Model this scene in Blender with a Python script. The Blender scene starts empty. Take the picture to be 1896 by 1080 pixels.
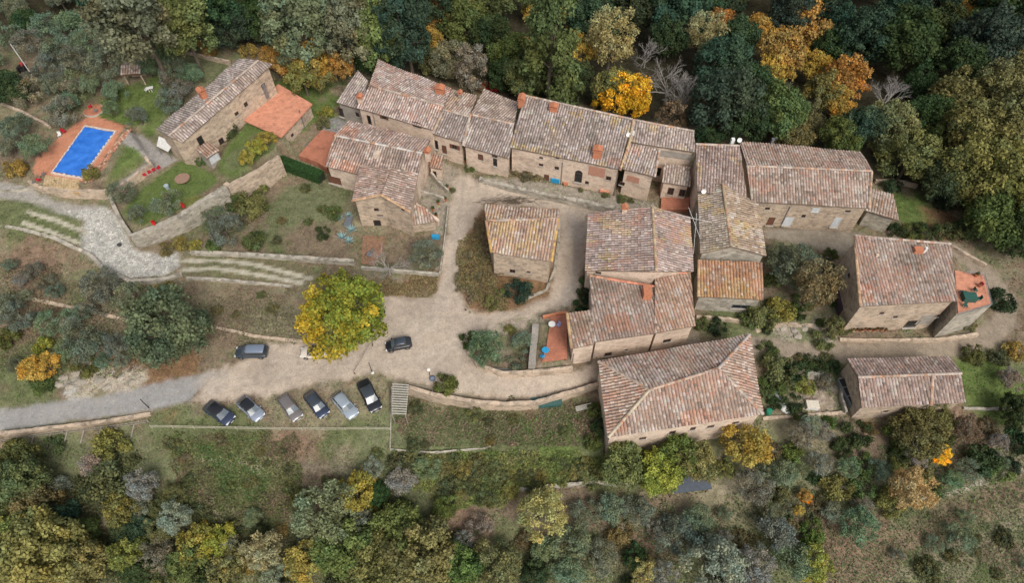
import bpy, bmesh, math, random
import numpy as np
from mathutils import Vector, Matrix

# ------------------------------------------------------------------ camera, sky, sun
random.seed(7); RNG = np.random.default_rng(7)
SC = bpy.context.scene; COL = SC.collection
CAMH = 80.0; PITCH = math.radians(55.0); F = 1250.0; CX, CY = 948.0, 540.0
cam_d = bpy.data.cameras.new('camera'); cam = bpy.data.objects.new('camera', cam_d); COL.objects.link(cam)
cam.location = (0, 0, CAMH); cam.rotation_euler = (math.radians(90) - PITCH, 0, 0)
cam_d.sensor_fit = 'HORIZONTAL'; cam_d.sensor_width = 36.0; cam_d.lens = 36.0 * F / 1896.0
cam_d.clip_start = 0.5; cam_d.clip_end = 3000
SC.camera = cam
SC.render.resolution_x = 1024; SC.render.resolution_y = 584
SUN_EL, SUN_AZ = math.radians(48), math.radians(155)     # azimuth clockwise from +Y
W = bpy.data.worlds.new('World'); SC.world = W; W.use_nodes = True
wn = W.node_tree.nodes; wl = W.node_tree.links
sky = wn.new('ShaderNodeTexSky'); sky.sky_type = 'NISHITA'; sky.sun_disc = False
sky.sun_elevation = SUN_EL; sky.sun_rotation = SUN_AZ
sky.air_density = 1.0; sky.dust_density = 4.0; sky.ozone_density = 1.0
bgn = wn['Background']; bgn.inputs['Strength'].default_value = 0.108
hs = wn.new('ShaderNodeHueSaturation'); hs.inputs['Saturation'].default_value = .38     # cloud veil
wl.new(sky.outputs[0], hs.inputs['Color']); wl.new(hs.outputs[0], bgn.inputs['Color'])
sd = bpy.data.lights.new('sun', 'SUN'); sd.energy = 1.8; sd.angle = math.radians(28); sd.color = (1.0, 0.93, 0.83)
so = bpy.data.objects.new('sun', sd); COL.objects.link(so)
sv = Vector((math.sin(SUN_AZ) * math.cos(SUN_EL), math.cos(SUN_AZ) * math.cos(SUN_EL), math.sin(SUN_EL)))
so.rotation_euler = sv.to_track_quat('Z', 'Y').to_euler(); so.location = (60, -60, 120)
SC.view_settings.view_transform = 'Standard'; SC.view_settings.look = 'None'
SC.view_settings.exposure = 0.36; SC.view_settings.gamma = 1.0

# ------------------------------------------------------------------ pixel ray -> world metres
SP, CP = math.sin(PITCH), math.cos(PITCH)
def ray(px, py):
    a = (px - CX) / F; b = (CY - py) / F
    return Vector((a, CP + b * SP, -SP + b * CP))
def P(px, py, z=0.0):
    d = ray(px, py); t = (z - CAMH) / d.z
    return Vector((d.x * t, d.y * t, z))
def depth_at(v): return v.y * CP + (CAMH - v.z) * SP
def to_px(v):
    d = depth_at(v); up = v.y * SP - (CAMH - v.z) * CP
    return CX + F * v.x / d, CY - F * up / d

# ------------------------------------------------------------------ noise helpers
def _hash(ix, iy, s):
    h = (ix.astype(np.int64) * 374761393 + iy.astype(np.int64) * 668265263 + s * 1442695041) & 0x7fffffff
    h = ((h ^ (h >> 13)) * 1274126177) & 0x7fffffff
    return ((h ^ (h >> 16)) & 0xffff) / 65535.0
def vnoise(x, y, s=0):
    x = np.asarray(x, float); y = np.asarray(y, float)
    ix = np.floor(x).astype(np.int64); iy = np.floor(y).astype(np.int64)
    fx = x - ix; fy = y - iy; fx = fx * fx * (3 - 2 * fx); fy = fy * fy * (3 - 2 * fy)
    a = _hash(ix, iy, s); b = _hash(ix + 1, iy, s); c = _hash(ix, iy + 1, s); d = _hash(ix + 1, iy + 1, s)
    return (a * (1 - fx) + b * fx) * (1 - fy) + (c * (1 - fx) + d * fx) * fy
def fbm(x, y, s=0, o=3):
    r = 0; a = 0.5; t = 0
    for i in range(o):
        r = r + a * vnoise(x * 2 ** i, y * 2 ** i, s + i * 17); t += a; a *= 0.55
    return r / t

# ------------------------------------------------------------------ terrain
CTRL = [(850,350,0),(850,450,0),(850,600,0),(600,700,-.3),(737,640,0),(500,640,-.2),(400,720,-.8),(250,740,-1.4),(100,760,-2),(0,775,-2.5),
 (700,220,1),(900,300,.5),(1100,360,0),(1250,370,-.3),(1060,450,0),(960,560,0),(1040,590,-.2),(700,460,.6),(600,400,.8),(700,520,.2),
 (1450,440,-.8),(1600,430,-1.2),(1700,630,-2.5),(1860,600,-2.3),(1500,650,-2.2),(1300,600,-1),(1780,470,-1.5),(1470,540,-1),
 (1230,690,-2),(1000,700,-.8),(870,700,-.3),(1130,690,-1.4),
 (1500,780,-3.2),(1800,780,-3.5),(1450,730,-2.6),(1700,720,-2.8),
 (640,835,-3),(450,830,-3),(300,850,-3.6),(100,830,-4),(100,900,-6),(500,950,-6.5),(800,900,-5),(1000,900,-5),(1300,950,-6.5),(1250,850,-4.5),(1700,900,-6),
 (200,1080,-8.5),(700,1080,-9),(1200,1080,-9),(1700,1080,-7.5),(500,790,-1.2),(650,780,-1),(350,790,-1.6),
 (560,350,1),(500,450,.8),(50,370,3.4),(120,410,3.0),(200,450,2.4),(330,490,1.4),(450,500,1),(580,515,.5),(20,410,3.4),
 (60,470,1.6),(100,520,1),(200,560,.4),(450,570,.2),(80,620,-.4),(300,680,-.4),(20,700,-1.6),
 (60,200,5.5),(250,150,5.3),(150,120,5.6),(380,90,4.6),(560,160,2.6),(600,90,1),(640,150,1),(0,280,5),(500,90,2.4),
 (100,20,4),(400,20,0),(700,60,-3),(1000,100,-5),(1150,190,-3),(1300,200,-5),(1500,230,-4),(1700,330,-2),(1850,420,-2.5),
 (1880,200,-8),(1500,50,-12),(1000,-20,-12),(1700,-20,-14),(600,-30,-4),(100,-60,2),(335,432,.6),(380,408,.5),(440,378,.5),(500,335,.7),(275,478,1.2),(1620,345,-1.4),(1720,400,-1.6),(800,120,-2)]
cw = np.array([list(P(a, b, c)) for a, b, c in CTRL])
def _tpsU(r2): return 0.5 * r2 * np.log(r2 + 1e-9)
_d2 = ((cw[:, None, :2] - cw[None, :, :2]) ** 2).sum(-1)
n_ = len(cw); A_ = np.zeros((n_ + 3, n_ + 3)); A_[:n_, :n_] = _tpsU(_d2) + np.eye(n_) * 60.0
A_[:n_, n_] = 1; A_[:n_, n_ + 1:] = cw[:, :2]; A_[n_, :n_] = 1; A_[n_ + 1:, :n_] = cw[:, :2].T
_w = np.linalg.solve(A_, np.concatenate([cw[:, 2], [0, 0, 0]]))
def tps(x, y):
    x = np.clip(x, -125, 125); y = np.clip(y, 12, 150)
    sh = x.shape; x = x.ravel(); y = y.ravel(); out = np.full(x.shape, _w[n_]) + _w[n_ + 1] * x + _w[n_ + 2] * y
    for i in range(n_): out += _w[i] * _tpsU((x - cw[i, 0]) ** 2 + (y - cw[i, 1]) ** 2)
    return np.clip(out, -22, 9).reshape(sh)

def poly_sd(x, y, pts):
    """signed distance (positive inside) to a closed polygon"""
    inside = np.zeros(x.shape, bool); dm = np.full(x.shape, 1e9)
    for i in range(len(pts)):
        x0, y0 = pts[i][0], pts[i][1]; x1, y1 = pts[(i + 1) % len(pts)][0], pts[(i + 1) % len(pts)][1]
        ex, ey = x1 - x0, y1 - y0; L = ex * ex + ey * ey + 1e-9
        t = np.clip(((x - x0) * ex + (y - y0) * ey) / L, 0, 1)
        dm = np.minimum(dm, (x - x0 - t * ex) ** 2 + (y - y0 - t * ey) ** 2)
        c = ((y0 > y) != (y1 > y)) & (x < (x1 - x0) * (y - y0) / (y1 - y0 + 1e-12) + x0)
        inside ^= c
    d = np.sqrt(dm); return np.where(inside, d, -d)
def line_d(x, y, pts):
    dm = np.full(x.shape, 1e9)
    for i in range(len(pts) - 1):
        x0, y0 = pts[i][0], pts[i][1]; x1, y1 = pts[i + 1][0], pts[i + 1][1]
        ex, ey = x1 - x0, y1 - y0; L = ex * ex + ey * ey + 1e-9
        t = np.clip(((x - x0) * ex + (y - y0) * ey) / L, 0, 1)
        dm = np.minimum(dm, (x - x0 - t * ex) ** 2 + (y - y0 - t * ey) ** 2)
    return np.sqrt(dm)
def sst(x, a, b): t = np.clip((x - a) / (b - a), 0, 1); return t * t * (3 - 2 * t)

STEP = 0.4
xs = np.concatenate([[-700, -400, -250, -190, -160], np.arange(-140, 140, STEP), [142, 160, 190, 250, 400, 700]])
ys = np.concatenate([[-300, -120, -50, -10], np.arange(3, 165, STEP), [167, 180, 210, 260, 400, 900]])
GX, GY = np.meshgrid(xs, ys)
GZ = tps(GX, GY)
GZ += (fbm(GX / 5, GY / 5, 3) - .5) * 0.5
REG = [  # levelled terraces: polygon in photo pixels, height
 ([(52,335),(60,290),(128,232),(165,210),(242,236),(276,290),(195,352),(150,352),(75,348)], 4.9),
 ([(190,352),(276,290),(240,240),(285,240),(330,262),(400,262),(455,225),(530,250),(510,278),(428,333),(420,348),(330,398),(245,430),(215,395)], 3.6),
 ([(398,300),(420,262),(455,225),(530,250),(510,280),(428,333),(412,322)], 4.2),
 ([(724,712),(760,722),(870,745),(990,743),(1108,708),(1128,820),(1118,840),(725,832)], -2.4),
 ([(1000,585),(1060,575),(1060,672),(985,678)], 0.5),
 ([(655,418),(700,425),(815,440),(815,498),(668,492)], 0.1),
 ([(880,322),(960,325),(1215,375),(1205,398),(1130,385),(885,340)], 0.7),
]
for poly, z in REG:
    s = poly_sd(GX, GY, [P(a, b, z) for a, b in poly])
    GZ = GZ + (z - GZ) * sst(s, -0.25, 0.25)
IX0 = 5; IY0 = 4
def ground(x, y):
    fx = min(max((x + 140) / STEP, 0), 698.9); fy = min(max((y - 3) / STEP, 0), 403.9)
    i, j = int(fx), int(fy); fx -= i; fy -= j; i += IX0; j += IY0
    return float((GZ[j, i] * (1 - fx) + GZ[j, i + 1] * fx) * (1 - fy) + (GZ[j + 1, i] * (1 - fx) + GZ[j + 1, i + 1] * fx) * fy)
def at(px, py, h=0.0):
    """the point on this sight line that stands h metres above the ground"""
    z = h
    for _ in range(14):
        p = P(px, py, z); z = 0.5 * z + 0.5 * (ground(p.x, p.y) + h)
    p = P(px, py, z); return p

# ------------------------------------------------------------------ ids
def tag(o, label=None, cat=None, group=None, kind=None):
    if label: o['label'] = label
    if cat: o['category'] = cat
    if group: o['group'] = group
    if kind: o['kind'] = kind
    return o
def thing(name, loc, label, cat, group=None, rz=0.0):
    o = bpy.data.objects.new(name, None); COL.objects.link(o); o.location = loc; o.rotation_euler = (0, 0, rz)
    o.empty_display_size = 0.3
    return tag(o, label, cat, group)
def root_loc(o):
    while o.parent: o = o.parent
    return o.location
def link_mesh(name, me, parent):
    o = bpy.data.objects.new(name, me); COL.objects.link(o)
    if parent is not None: o.parent = parent
    return o
class MB:
    """collects shapes (world or local coordinates) into one mesh"""
    def __init__(s): s.v = []; s.f = []; s.m = []; s.c = []
    def add(s, v, f, mat=0, col=None):
        o = len(s.v); s.v += [tuple(p) for p in v]; s.f += [tuple(i + o for i in q) for q in f]
        s.m += [mat] * len(f); s.c += [col] * len(f); return s
    def box(s, c, d, rz=0.0, mat=0, col=None, taper=1.0):
        cx, cy, cz = c; dx, dy, dz = d[0] / 2, d[1] / 2, d[2] / 2; ca, sa = math.cos(rz), math.sin(rz); v = []
        for z, t in ((-dz, 1.0), (dz, taper)):
            for x, y in ((-dx, -dy), (dx, -dy), (dx, dy), (-dx, dy)):
                x *= t; y *= t; v.append((cx + x * ca - y * sa, cy + x * sa + y * ca, cz + z))
        return s.add(v, [(3, 2, 1, 0), (4, 5, 6, 7), (0, 1, 5, 4), (1, 2, 6, 5), (2, 3, 7, 6), (3, 0, 4, 7)], mat, col)
    def tube(s, a, b, r0, r1=None, n=8, mat=0, col=None, caps=True):
        a = Vector(a); b = Vector(b); r1 = r0 if r1 is None else r1; d = (b - a)
        if d.length < 1e-6: return s
        d.normalize(); u = d.orthogonal().normalized(); w = d.cross(u); v = []
        for p, r in ((a, r0), (b, r1)):
            for i in range(n):
                t = 2 * math.pi * i / n; v.append(p + u * (r * math.cos(t)) + w * (r * math.sin(t)))
        f = [(i, (i + 1) % n, n + (i + 1) % n, n + i) for i in range(n)]
        if caps: f += [tuple(range(n - 1, -1, -1)), tuple(range(n, 2 * n))]
        return s.add(v, f, mat, col)
    def lathe(s, c, prof, n=14, mat=0, col=None, sx=1.0):
        v = []; f = []
        for r, z in prof:
            for i in range(n):
                t = 2 * math.pi * i / n; v.append((c[0] + r * math.cos(t) * sx, c[1] + r * math.sin(t), c[2] + z))
        for k in range(len(prof) - 1):
            for i in range(n): f.append((k * n + i, k * n + (i + 1) % n, (k + 1) * n + (i + 1) % n, (k + 1) * n + i))
        f.append(tuple(range(n - 1, -1, -1))); f.append(tuple((len(prof) - 1) * n + i for i in range(n)))
        return s.add(v, f, mat, col)
    def prism(s, poly, z0, z1, mat=0, col=None):
        """poly: list of (x, y); z0/z1 numbers or lists"""
        n = len(poly); a = sum(poly[i][0] * poly[(i + 1) % n][1] - poly[(i + 1) % n][0] * poly[i][1] for i in range(n))
        idx = list(range(n)) if a > 0 else list(range(n - 1, -1, -1))
        q = lambda z, i: z[i] if isinstance(z, (list, tuple)) else z
        v = [(poly[i][0], poly[i][1], q(z0, i)) for i in idx] + [(poly[i][0], poly[i][1], q(z1, i)) for i in idx]
        f = [tuple(range(n - 1, -1, -1)), tuple(range(n, 2 * n))] + [(i, (i + 1) % n, n + (i + 1) % n, n + i) for i in range(n)]
        return s.add(v, f, mat, col)
    def build(s, name, mats, parent=None, local=False, smooth=False, bevel=0.0):
        me = bpy.data.meshes.new(name)
        off = Vector((0, 0, 0)) if (local or parent is None) else root_loc(parent)
        me.from_pydata([(p[0] - off.x, p[1] - off.y, p[2] - off.z) for p in s.v], [], s.f)
        mats = mats if isinstance(mats, (list, tuple)) else [mats]
        for m in mats: me.materials.append(m)
        me.polygons.foreach_set('material_index', s.m)
        if any(c is not None for c in s.c):
            ca = me.color_attributes.new('tint', 'FLOAT_COLOR', 'CORNER'); buf = []
            for fc, c in zip(s.f, s.c): buf += list((c or (1, 1, 1)) + (1.0,)) * len(fc)
            ca.data.foreach_set('color', buf)
        if smooth: me.polygons.foreach_set('use_smooth', [True] * len(s.f))
        me.update()
        if bevel > 0:
            bm = bmesh.new(); bm.from_mesh(me)
            bmesh.ops.bevel(bm, geom=[e for e in bm.edges if e.calc_face_angle(0) > 0.5], offset=bevel, segments=2, affect='EDGES', profile=.6)
            bm.to_mesh(me); bm.free()
        return link_mesh(name, me, parent)

# ------------------------------------------------------------------ materials
class NT:
    def __init__(s, name):
        s.m = bpy.data.materials.new(name); s.m.use_nodes = True; s.t = s.m.node_tree; s.n = s.t.nodes; s.b = s.n['Principled BSDF']
        s.b.inputs['Roughness'].default_value = .85; s.b.inputs['Specular IOR Level'].default_value = .25
    def new(s, t, **k):
        n = s.n.new('ShaderNode' + t)
        for a, b in k.items(): setattr(n, a, b)
        return n
    def ln(s, a, b): s.t.links.new(a, b)
    def coord(s, scale=(1, 1, 1), out='Object'):
        c = s.new('TexCoord'); m = s.new('Mapping'); m.inputs['Scale'].default_value = scale; s.ln(c.outputs[out], m.inputs[0]); return m.outputs[0]
    def pos(s, scale=(1, 1, 1)):
        c = s.new('NewGeometry'); m = s.new('Mapping'); m.inputs['Scale'].default_value = scale; s.ln(c.outputs['Position'], m.inputs[0]); return m.outputs[0]
    def noise(s, v, sc, det=4, rough=.6):
        n = s.new('TexNoise'); n.inputs['Scale'].default_value = sc; n.inputs['Detail'].default_value = det; n.inputs['Roughness'].default_value = rough
        s.ln(v, n.inputs['Vector']); return n.outputs['Fac']
    def ramp(s, f, stops):
        r = s.new('ValToRGB'); e = r.color_ramp.elements
        while len(e) < len(stops): e.new(.5)
        for el, (p, c) in zip(e, stops): el.position = p; el.color = tuple(c) + (1,)
        s.ln(f, r.inputs[0]); return r.outputs[0]
    def mix(s, f, a, b, mode='MIX'):
        m = s.new('Mix', data_type='RGBA', blend_type=mode)
        for sock, v in ((m.inputs[0], f), (m.inputs[6], a), (m.inputs[7], b)):
            if hasattr(v, 'links'): s.ln(v, sock)
            elif isinstance(v, (tuple, list)): sock.default_value = tuple(v) + (1,) if len(v) == 3 else v
            else: sock.default_value = v
        return m.outputs[2]
    def attr(s, n): a = s.new('Attribute'); a.attribute_name = n; return a.outputs['Color']
    def base(s, c):
        if hasattr(c, 'links'): s.ln(c, s.b.inputs['Base Color'])
        else: s.b.inputs['Base Color'].default_value = tuple(c) + (1,)
    def bump(s, h, st=.5, dist=.05):
        b = s.new('Bump'); b.inputs['Strength'].default_value = st; b.inputs['Distance'].default_value = dist
        s.ln(h, b.inputs['Height']); s.ln(b.outputs[0], s.b.inputs['Normal'])
MATS = {}
def plain(name, col, rough=.7, metal=0.0, var=.25, sc=3.0, spec=.3, coat=0.0):
    if name in MATS: return MATS[name]
    t = NT(name); v = t.coord(); f = t.noise(v, sc, 5)
    t.base(t.mix(1.0, col, t.ramp(f, [(.25, (1 - var,) * 3), (.75, (1 + var * .6,) * 3)]), 'MULTIPLY'))
    t.b.inputs['Roughness'].default_value = rough; t.b.inputs['Metallic'].default_value = metal
    t.b.inputs['Specular IOR Level'].default_value = spec; t.b.inputs['Coat Weight'].default_value = coat
    MATS[name] = t.m; return t.m
def stone(name, a, b, c, mortar, sc=1.7, soft=.55):
    if name in MATS: return MATS[name]
    t = NT(name); v = t.pos((1, 1, 1.7))
    n0 = t.noise(v, 1.2, 3); w = t.new('VectorMath', operation='ADD'); sc_ = t.new('VectorMath', operation='SCALE'); sc_.inputs['Scale'].default_value = .35
    comb = t.new('CombineXYZ'); t.ln(n0, comb.inputs[0]); t.ln(n0, comb.inputs[1]); t.ln(comb.outputs[0], sc_.inputs[0]); t.ln(v, w.inputs[0]); t.ln(sc_.outputs[0], w.inputs[1])
    vo = t.new('TexVoronoi'); vo.inputs['Scale'].default_value = sc; t.ln(w.outputs[0], vo.inputs['Vector'])
    ve = t.new('TexVoronoi', feature='DISTANCE_TO_EDGE'); ve.inputs['Scale'].default_value = sc; t.ln(w.outputs[0], ve.inputs['Vector'])
    sep = t.new('SeparateColor'); t.ln(vo.outputs['Color'], sep.inputs[0])
    cell = t.ramp(sep.outputs[0], [(0, a), (.45, b), (1, c)])
    edge = t.ramp(ve.outputs['Distance'], [(0, (1, 1, 1)), (.09, (0, 0, 0))])
    col = t.mix(edge, cell, mortar)
    big = t.ramp(t.noise(v, .35, 5, .7), [(.3, (.68, .66, .62)), (.5, (1, 1, 1)), (.72, (1.14, 1.1, 1.04))])
    fine = t.ramp(t.noise(v, 9, 3), [(.3, (.75,) * 3), (.7, (1.2,) * 3)])
    col = t.mix(soft, col, mortar) if soft < .01 else col
    col = t.mix(1.0, t.mix(1.0, col, big, 'MULTIPLY'), fine, 'MULTIPLY')
    t.base(col); t.bump(t.mix(.5, ve.outputs['Distance'], t.noise(v, 7, 4)), .6, .08)
    MATS[name] = t.m; return t.m
def tile_mat():
    t = NT('clay_roof_tiles'); v = t.pos()
    col = t.mix(1.0, t.attr('tint'), t.ramp(t.noise(v, 5, 5, .7), [(.3, (.72, .72, .74)), (.5, (1, 1, 1)), (.7, (1.22, 1.2, 1.17))]), 'MULTIPLY')
    t.base(col); t.b.inputs['Roughness'].default_value = .95; t.b.inputs['Specular IOR Level'].default_value = .1
    t.bump(t.noise(v, 20, 3), .3, .02); return t.m
def leaf_mat(name, trans=.25):
    t = NT(name); oi = t.new('ObjectInfo')
    col = t.mix(1.0, oi.outputs['Color'], t.attr('tint'), 'MULTIPLY')
    d = t.new('BsdfDiffuse'); tr = t.new('BsdfTranslucent'); mx = t.new('MixShader'); mx.inputs[0].default_value = trans
    t.ln(col, d.inputs[0]); t.ln(col, tr.inputs[0]); t.ln(d.outputs[0], mx.inputs[1]); t.ln(tr.outputs[0], mx.inputs[2])
    t.ln(mx.outputs[0], t.n['Material Output'].inputs['Surface']); return t.m
def bark_mat(name, col):
    t = NT(name); v = t.coord((1, 1, .3)); t.base(t.mix(1.0, col, t.ramp(t.noise(v, 8, 5), [(.3, (.55,) * 3), (.7, (1.35,) * 3)]), 'MULTIPLY')); return t.m
def ground_mat():
    t = NT('ground_cover'); v = t.pos()
    c = t.attr('albedo')
    f1 = t.ramp(t.noise(v, 1.1, 8, .75), [(.3, (.6, .6, .58)), (.5, (1, 1, 1)), (.7, (1.38, 1.36, 1.3))])
    f2 = t.ramp(t.noise(v, 6.0, 5, .8), [(.28, (.55,) * 3), (.5, (1,) * 3), (.75, (1.5,) * 3)])
    cb = t.new('TexVoronoi'); cb.inputs['Scale'].default_value = 3.0; t.ln(v, cb.inputs['Vector']); ce = t.new('TexVoronoi', feature='DISTANCE_TO_EDGE'); ce.inputs['Scale'].default_value = 3.0; t.ln(v, ce.inputs['Vector'])
    sp = t.new('SeparateColor'); t.ln(cb.outputs['Color'], sp.inputs[0]); cell = t.mix(t.ramp(ce.outputs['Distance'], [(0, (1, 1, 1)), (.10, (0, 0, 0))]), t.ramp(sp.outputs[0], [(0, (.74,) * 3), (1, (1.24,) * 3)]), (.55, .53, .47))
    ca = t.new('Attribute'); ca.attribute_name = 'cobble_amt'; c = t.mix(1.0, c, t.mix(ca.outputs['Fac'], (1, 1, 1), cell), 'MULTIPLY')
    pb = t.new('TexVoronoi'); pb.inputs['Scale'].default_value = 4.5; t.ln(v, pb.inputs['Vector']); sq = t.new('SeparateColor'); t.ln(pb.outputs['Color'], sq.inputs[0])
    c = t.mix(1.0, c, t.ramp(sq.outputs[1], [(0, (.84,) * 3), (.12, (.98,) * 3), (.88, (1.01,) * 3), (1, (1.12,) * 3)]), 'MULTIPLY')
    a = t.new('Attribute'); a.attribute_name = 'rough_amt'
    one = t.mix(1.0, f1, f2, 'MULTIPLY'); fin = t.mix(a.outputs['Fac'], (1, 1, 1), one)
    t.base(t.mix(1.0, c, fin, 'MULTIPLY')); t.b.inputs['Roughness'].default_value = 1.0; t.b.inputs['Specular IOR Level'].default_value = .1
    t.bump(t.noise(v, 4, 6, .75), .7, .15); return t.m
M_TILE = tile_mat(); M_LEAF = leaf_mat('leaves'); M_GROUND = ground_mat()
M_TINT = NT('painted_parts'); M_TINT.base(M_TINT.attr('tint')); M_TINT = M_TINT.m
M_BARK = bark_mat('bark', (.13, .105, .08)); M_BARE = bark_mat('pale_bark', (.32, .30, .28))
M_STONE = stone('warm_stone', (.56, .44, .335), (.46, .365, .28), (.31, .25, .195), (.50, .41, .32))
M_STONE2 = stone('grey_stone', (.47, .435, .37), (.37, .34, .29), (.24, .22, .185), (.42, .385, .32), 1.5)
M_STONE3 = stone('pink_plaster_stone', (.66, .53, .43), (.61, .485, .39), (.52, .41, .33), (.70, .575, .47), 1.1)
M_GREYR = stone('grey_render', (.36, .33, .29), (.33, .30, .265), (.29, .265, .235), (.35, .32, .285), 1.0)
M_COBB = stone('cobble', (.50, .49, .46), (.40, .39, .37), (.28, .27, .255), (.33, .32, .29), 2.2)
M_EDGE = plain('eave_mortar', (.20, .15, .115), .95)
M_GLASS = plain('dark_window_glass', (.02, .022, .025), .15, spec=.6)
M_FRAME = plain('brown_frame', (.10, .055, .035), .6)
M_SILL = plain('sill_stone', (.42, .38, .33), .8)
M_SHUT = plain('shutter_paint', (.16, .07, .045), .6)
M_TERRA = plain('terracotta_floor', (.47, .17, .10), .8, var=.3, sc=2.0)
M_TERRA2 = plain('terracotta_pale', (.60, .25, .155), .8, var=.22, sc=1.4)
def floor_mat(name, col):
    t = NT(name); v = t.pos(); b = t.new('TexBrick'); b.offset = .5; b.inputs['Scale'].default_value = 1.0; b.inputs['Brick Width'].default_value = .5; b.inputs['Row Height'].default_value = .5; b.inputs['Mortar Size'].default_value = .02
    b.inputs['Color1'].default_value = tuple(c * .93 for c in col) + (1,); b.inputs['Color2'].default_value = tuple(c * 1.07 for c in col) + (1,); b.inputs['Mortar'].default_value = tuple(c * .82 for c in col) + (1,); t.ln(v, b.inputs['Vector'])
    t.base(t.mix(1.0, b.outputs['Color'], t.ramp(t.noise(v, .8, 6, .75), [(.3, (.66, .68, .66)), (.52, (1, 1, 1)), (.75, (1.18, 1.2, 1.2))]), 'MULTIPLY')); return t.m
M_TERRA = floor_mat('terracotta_tiles', (.43, .175, .11)); M_TERRA2 = floor_mat('pale_terracotta_tiles', (.60, .27, .175))
M_BRICK = plain('orange_brick', (.50, .20, .11), .9, var=.4, sc=6)
M_WOODG = plain('weathered_wood', (.33, .29, .25), .8, var=.5, sc=5)
M_WOODB = plain('brown_wood', (.13, .075, .045), .7, var=.4, sc=6)
M_WHITE = plain('white_plastic', (.72, .72, .70), .5, var=.1)
M_METAL = plain('dull_metal', (.28, .30, .32), .4, .6)
# ------------------------------------------------------------------ ground: albedo zones and named surfaces
def wpoly(pts, h=0.0): return [at(a, b, h) for a, b in pts]
GRAVEL = (.45, .375, .305); ASPH = (.295, .29, .285); BROWN = (.20, .155, .11); DRY = (.23, .205, .135); GREEN = (.13, .145, .07)
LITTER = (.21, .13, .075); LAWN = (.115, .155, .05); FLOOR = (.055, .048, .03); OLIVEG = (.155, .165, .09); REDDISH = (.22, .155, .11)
n1 = fbm(GX / 9, GY / 9, 11, 4); n2 = fbm(GX / 2.6, GY / 2.6, 23, 4); n3 = fbm(GX / 0.9, GY / 0.9, 31, 3)
ALB = np.zeros(GX.shape + (3,)); ALB[:] = BROWN
RA = np.ones(GX.shape); COB = np.zeros(GX.shape); CLS = np.zeros(GX.shape, int)
def blend(mask, c):
    global ALB
    ALB += (np.array(c) - ALB) * np.clip(mask, 0, 1)[..., None]
blend(sst(n1, .42, .60), DRY); blend(sst(n2, .50, .66) * .8, OLIVEG); blend(sst(n3 + n1 * .5, .80, .95) * .7, REDDISH)
def paint(poly, c, feather=.6, nz=1.0, st=1.0, ra=None, cls=None, pts_w=None):
    w = pts_w or wpoly(poly); s = poly_sd(GX, GY, w) + (n2 - .5) * nz * 2.2 + (n3 - .5) * nz * 1.2
    m = sst(s, -feather, feather) * st; blend(m, c)
    if ra is not None: RA[...] = RA + (ra - RA) * m
    if cls is not None: CLS[s > 0] = cls
    return m
def blob(px, py, r, c, st=1.0):
    p = at(px, py); d = np.sqrt((GX - p.x) ** 2 + (GY - p.y) ** 2)
    blend(sst(r - d + (n2 - .5) * r * 1.6 + (n3 - .5) * 1.5, -r * .25, r * .35) * st, c)
def stripe(pts, wdt, c, feather=.3, nz=.25, ra=None, cls=None, st=1.0):
    w = wpoly(pts); s = wdt / 2 - line_d(GX, GY, w) + (n3 - .5) * nz * 2
    m = sst(s, -feather, feather) * st; blend(m, c)
    if ra is not None: RA[...] = RA + (ra - RA) * m
    if cls is not None: CLS[s > 0] = cls
# forest floor
paint([(-200,90),(120,60),(330,80),(560,95),(640,150),(700,120),(860,160),(980,185),(1290,240),(1600,285),(1640,330),(1760,385),(1830,440),(2100,520),(2300,200),(2300,-200),(-300,-200)], FLOOR, 2, 2)
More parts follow.
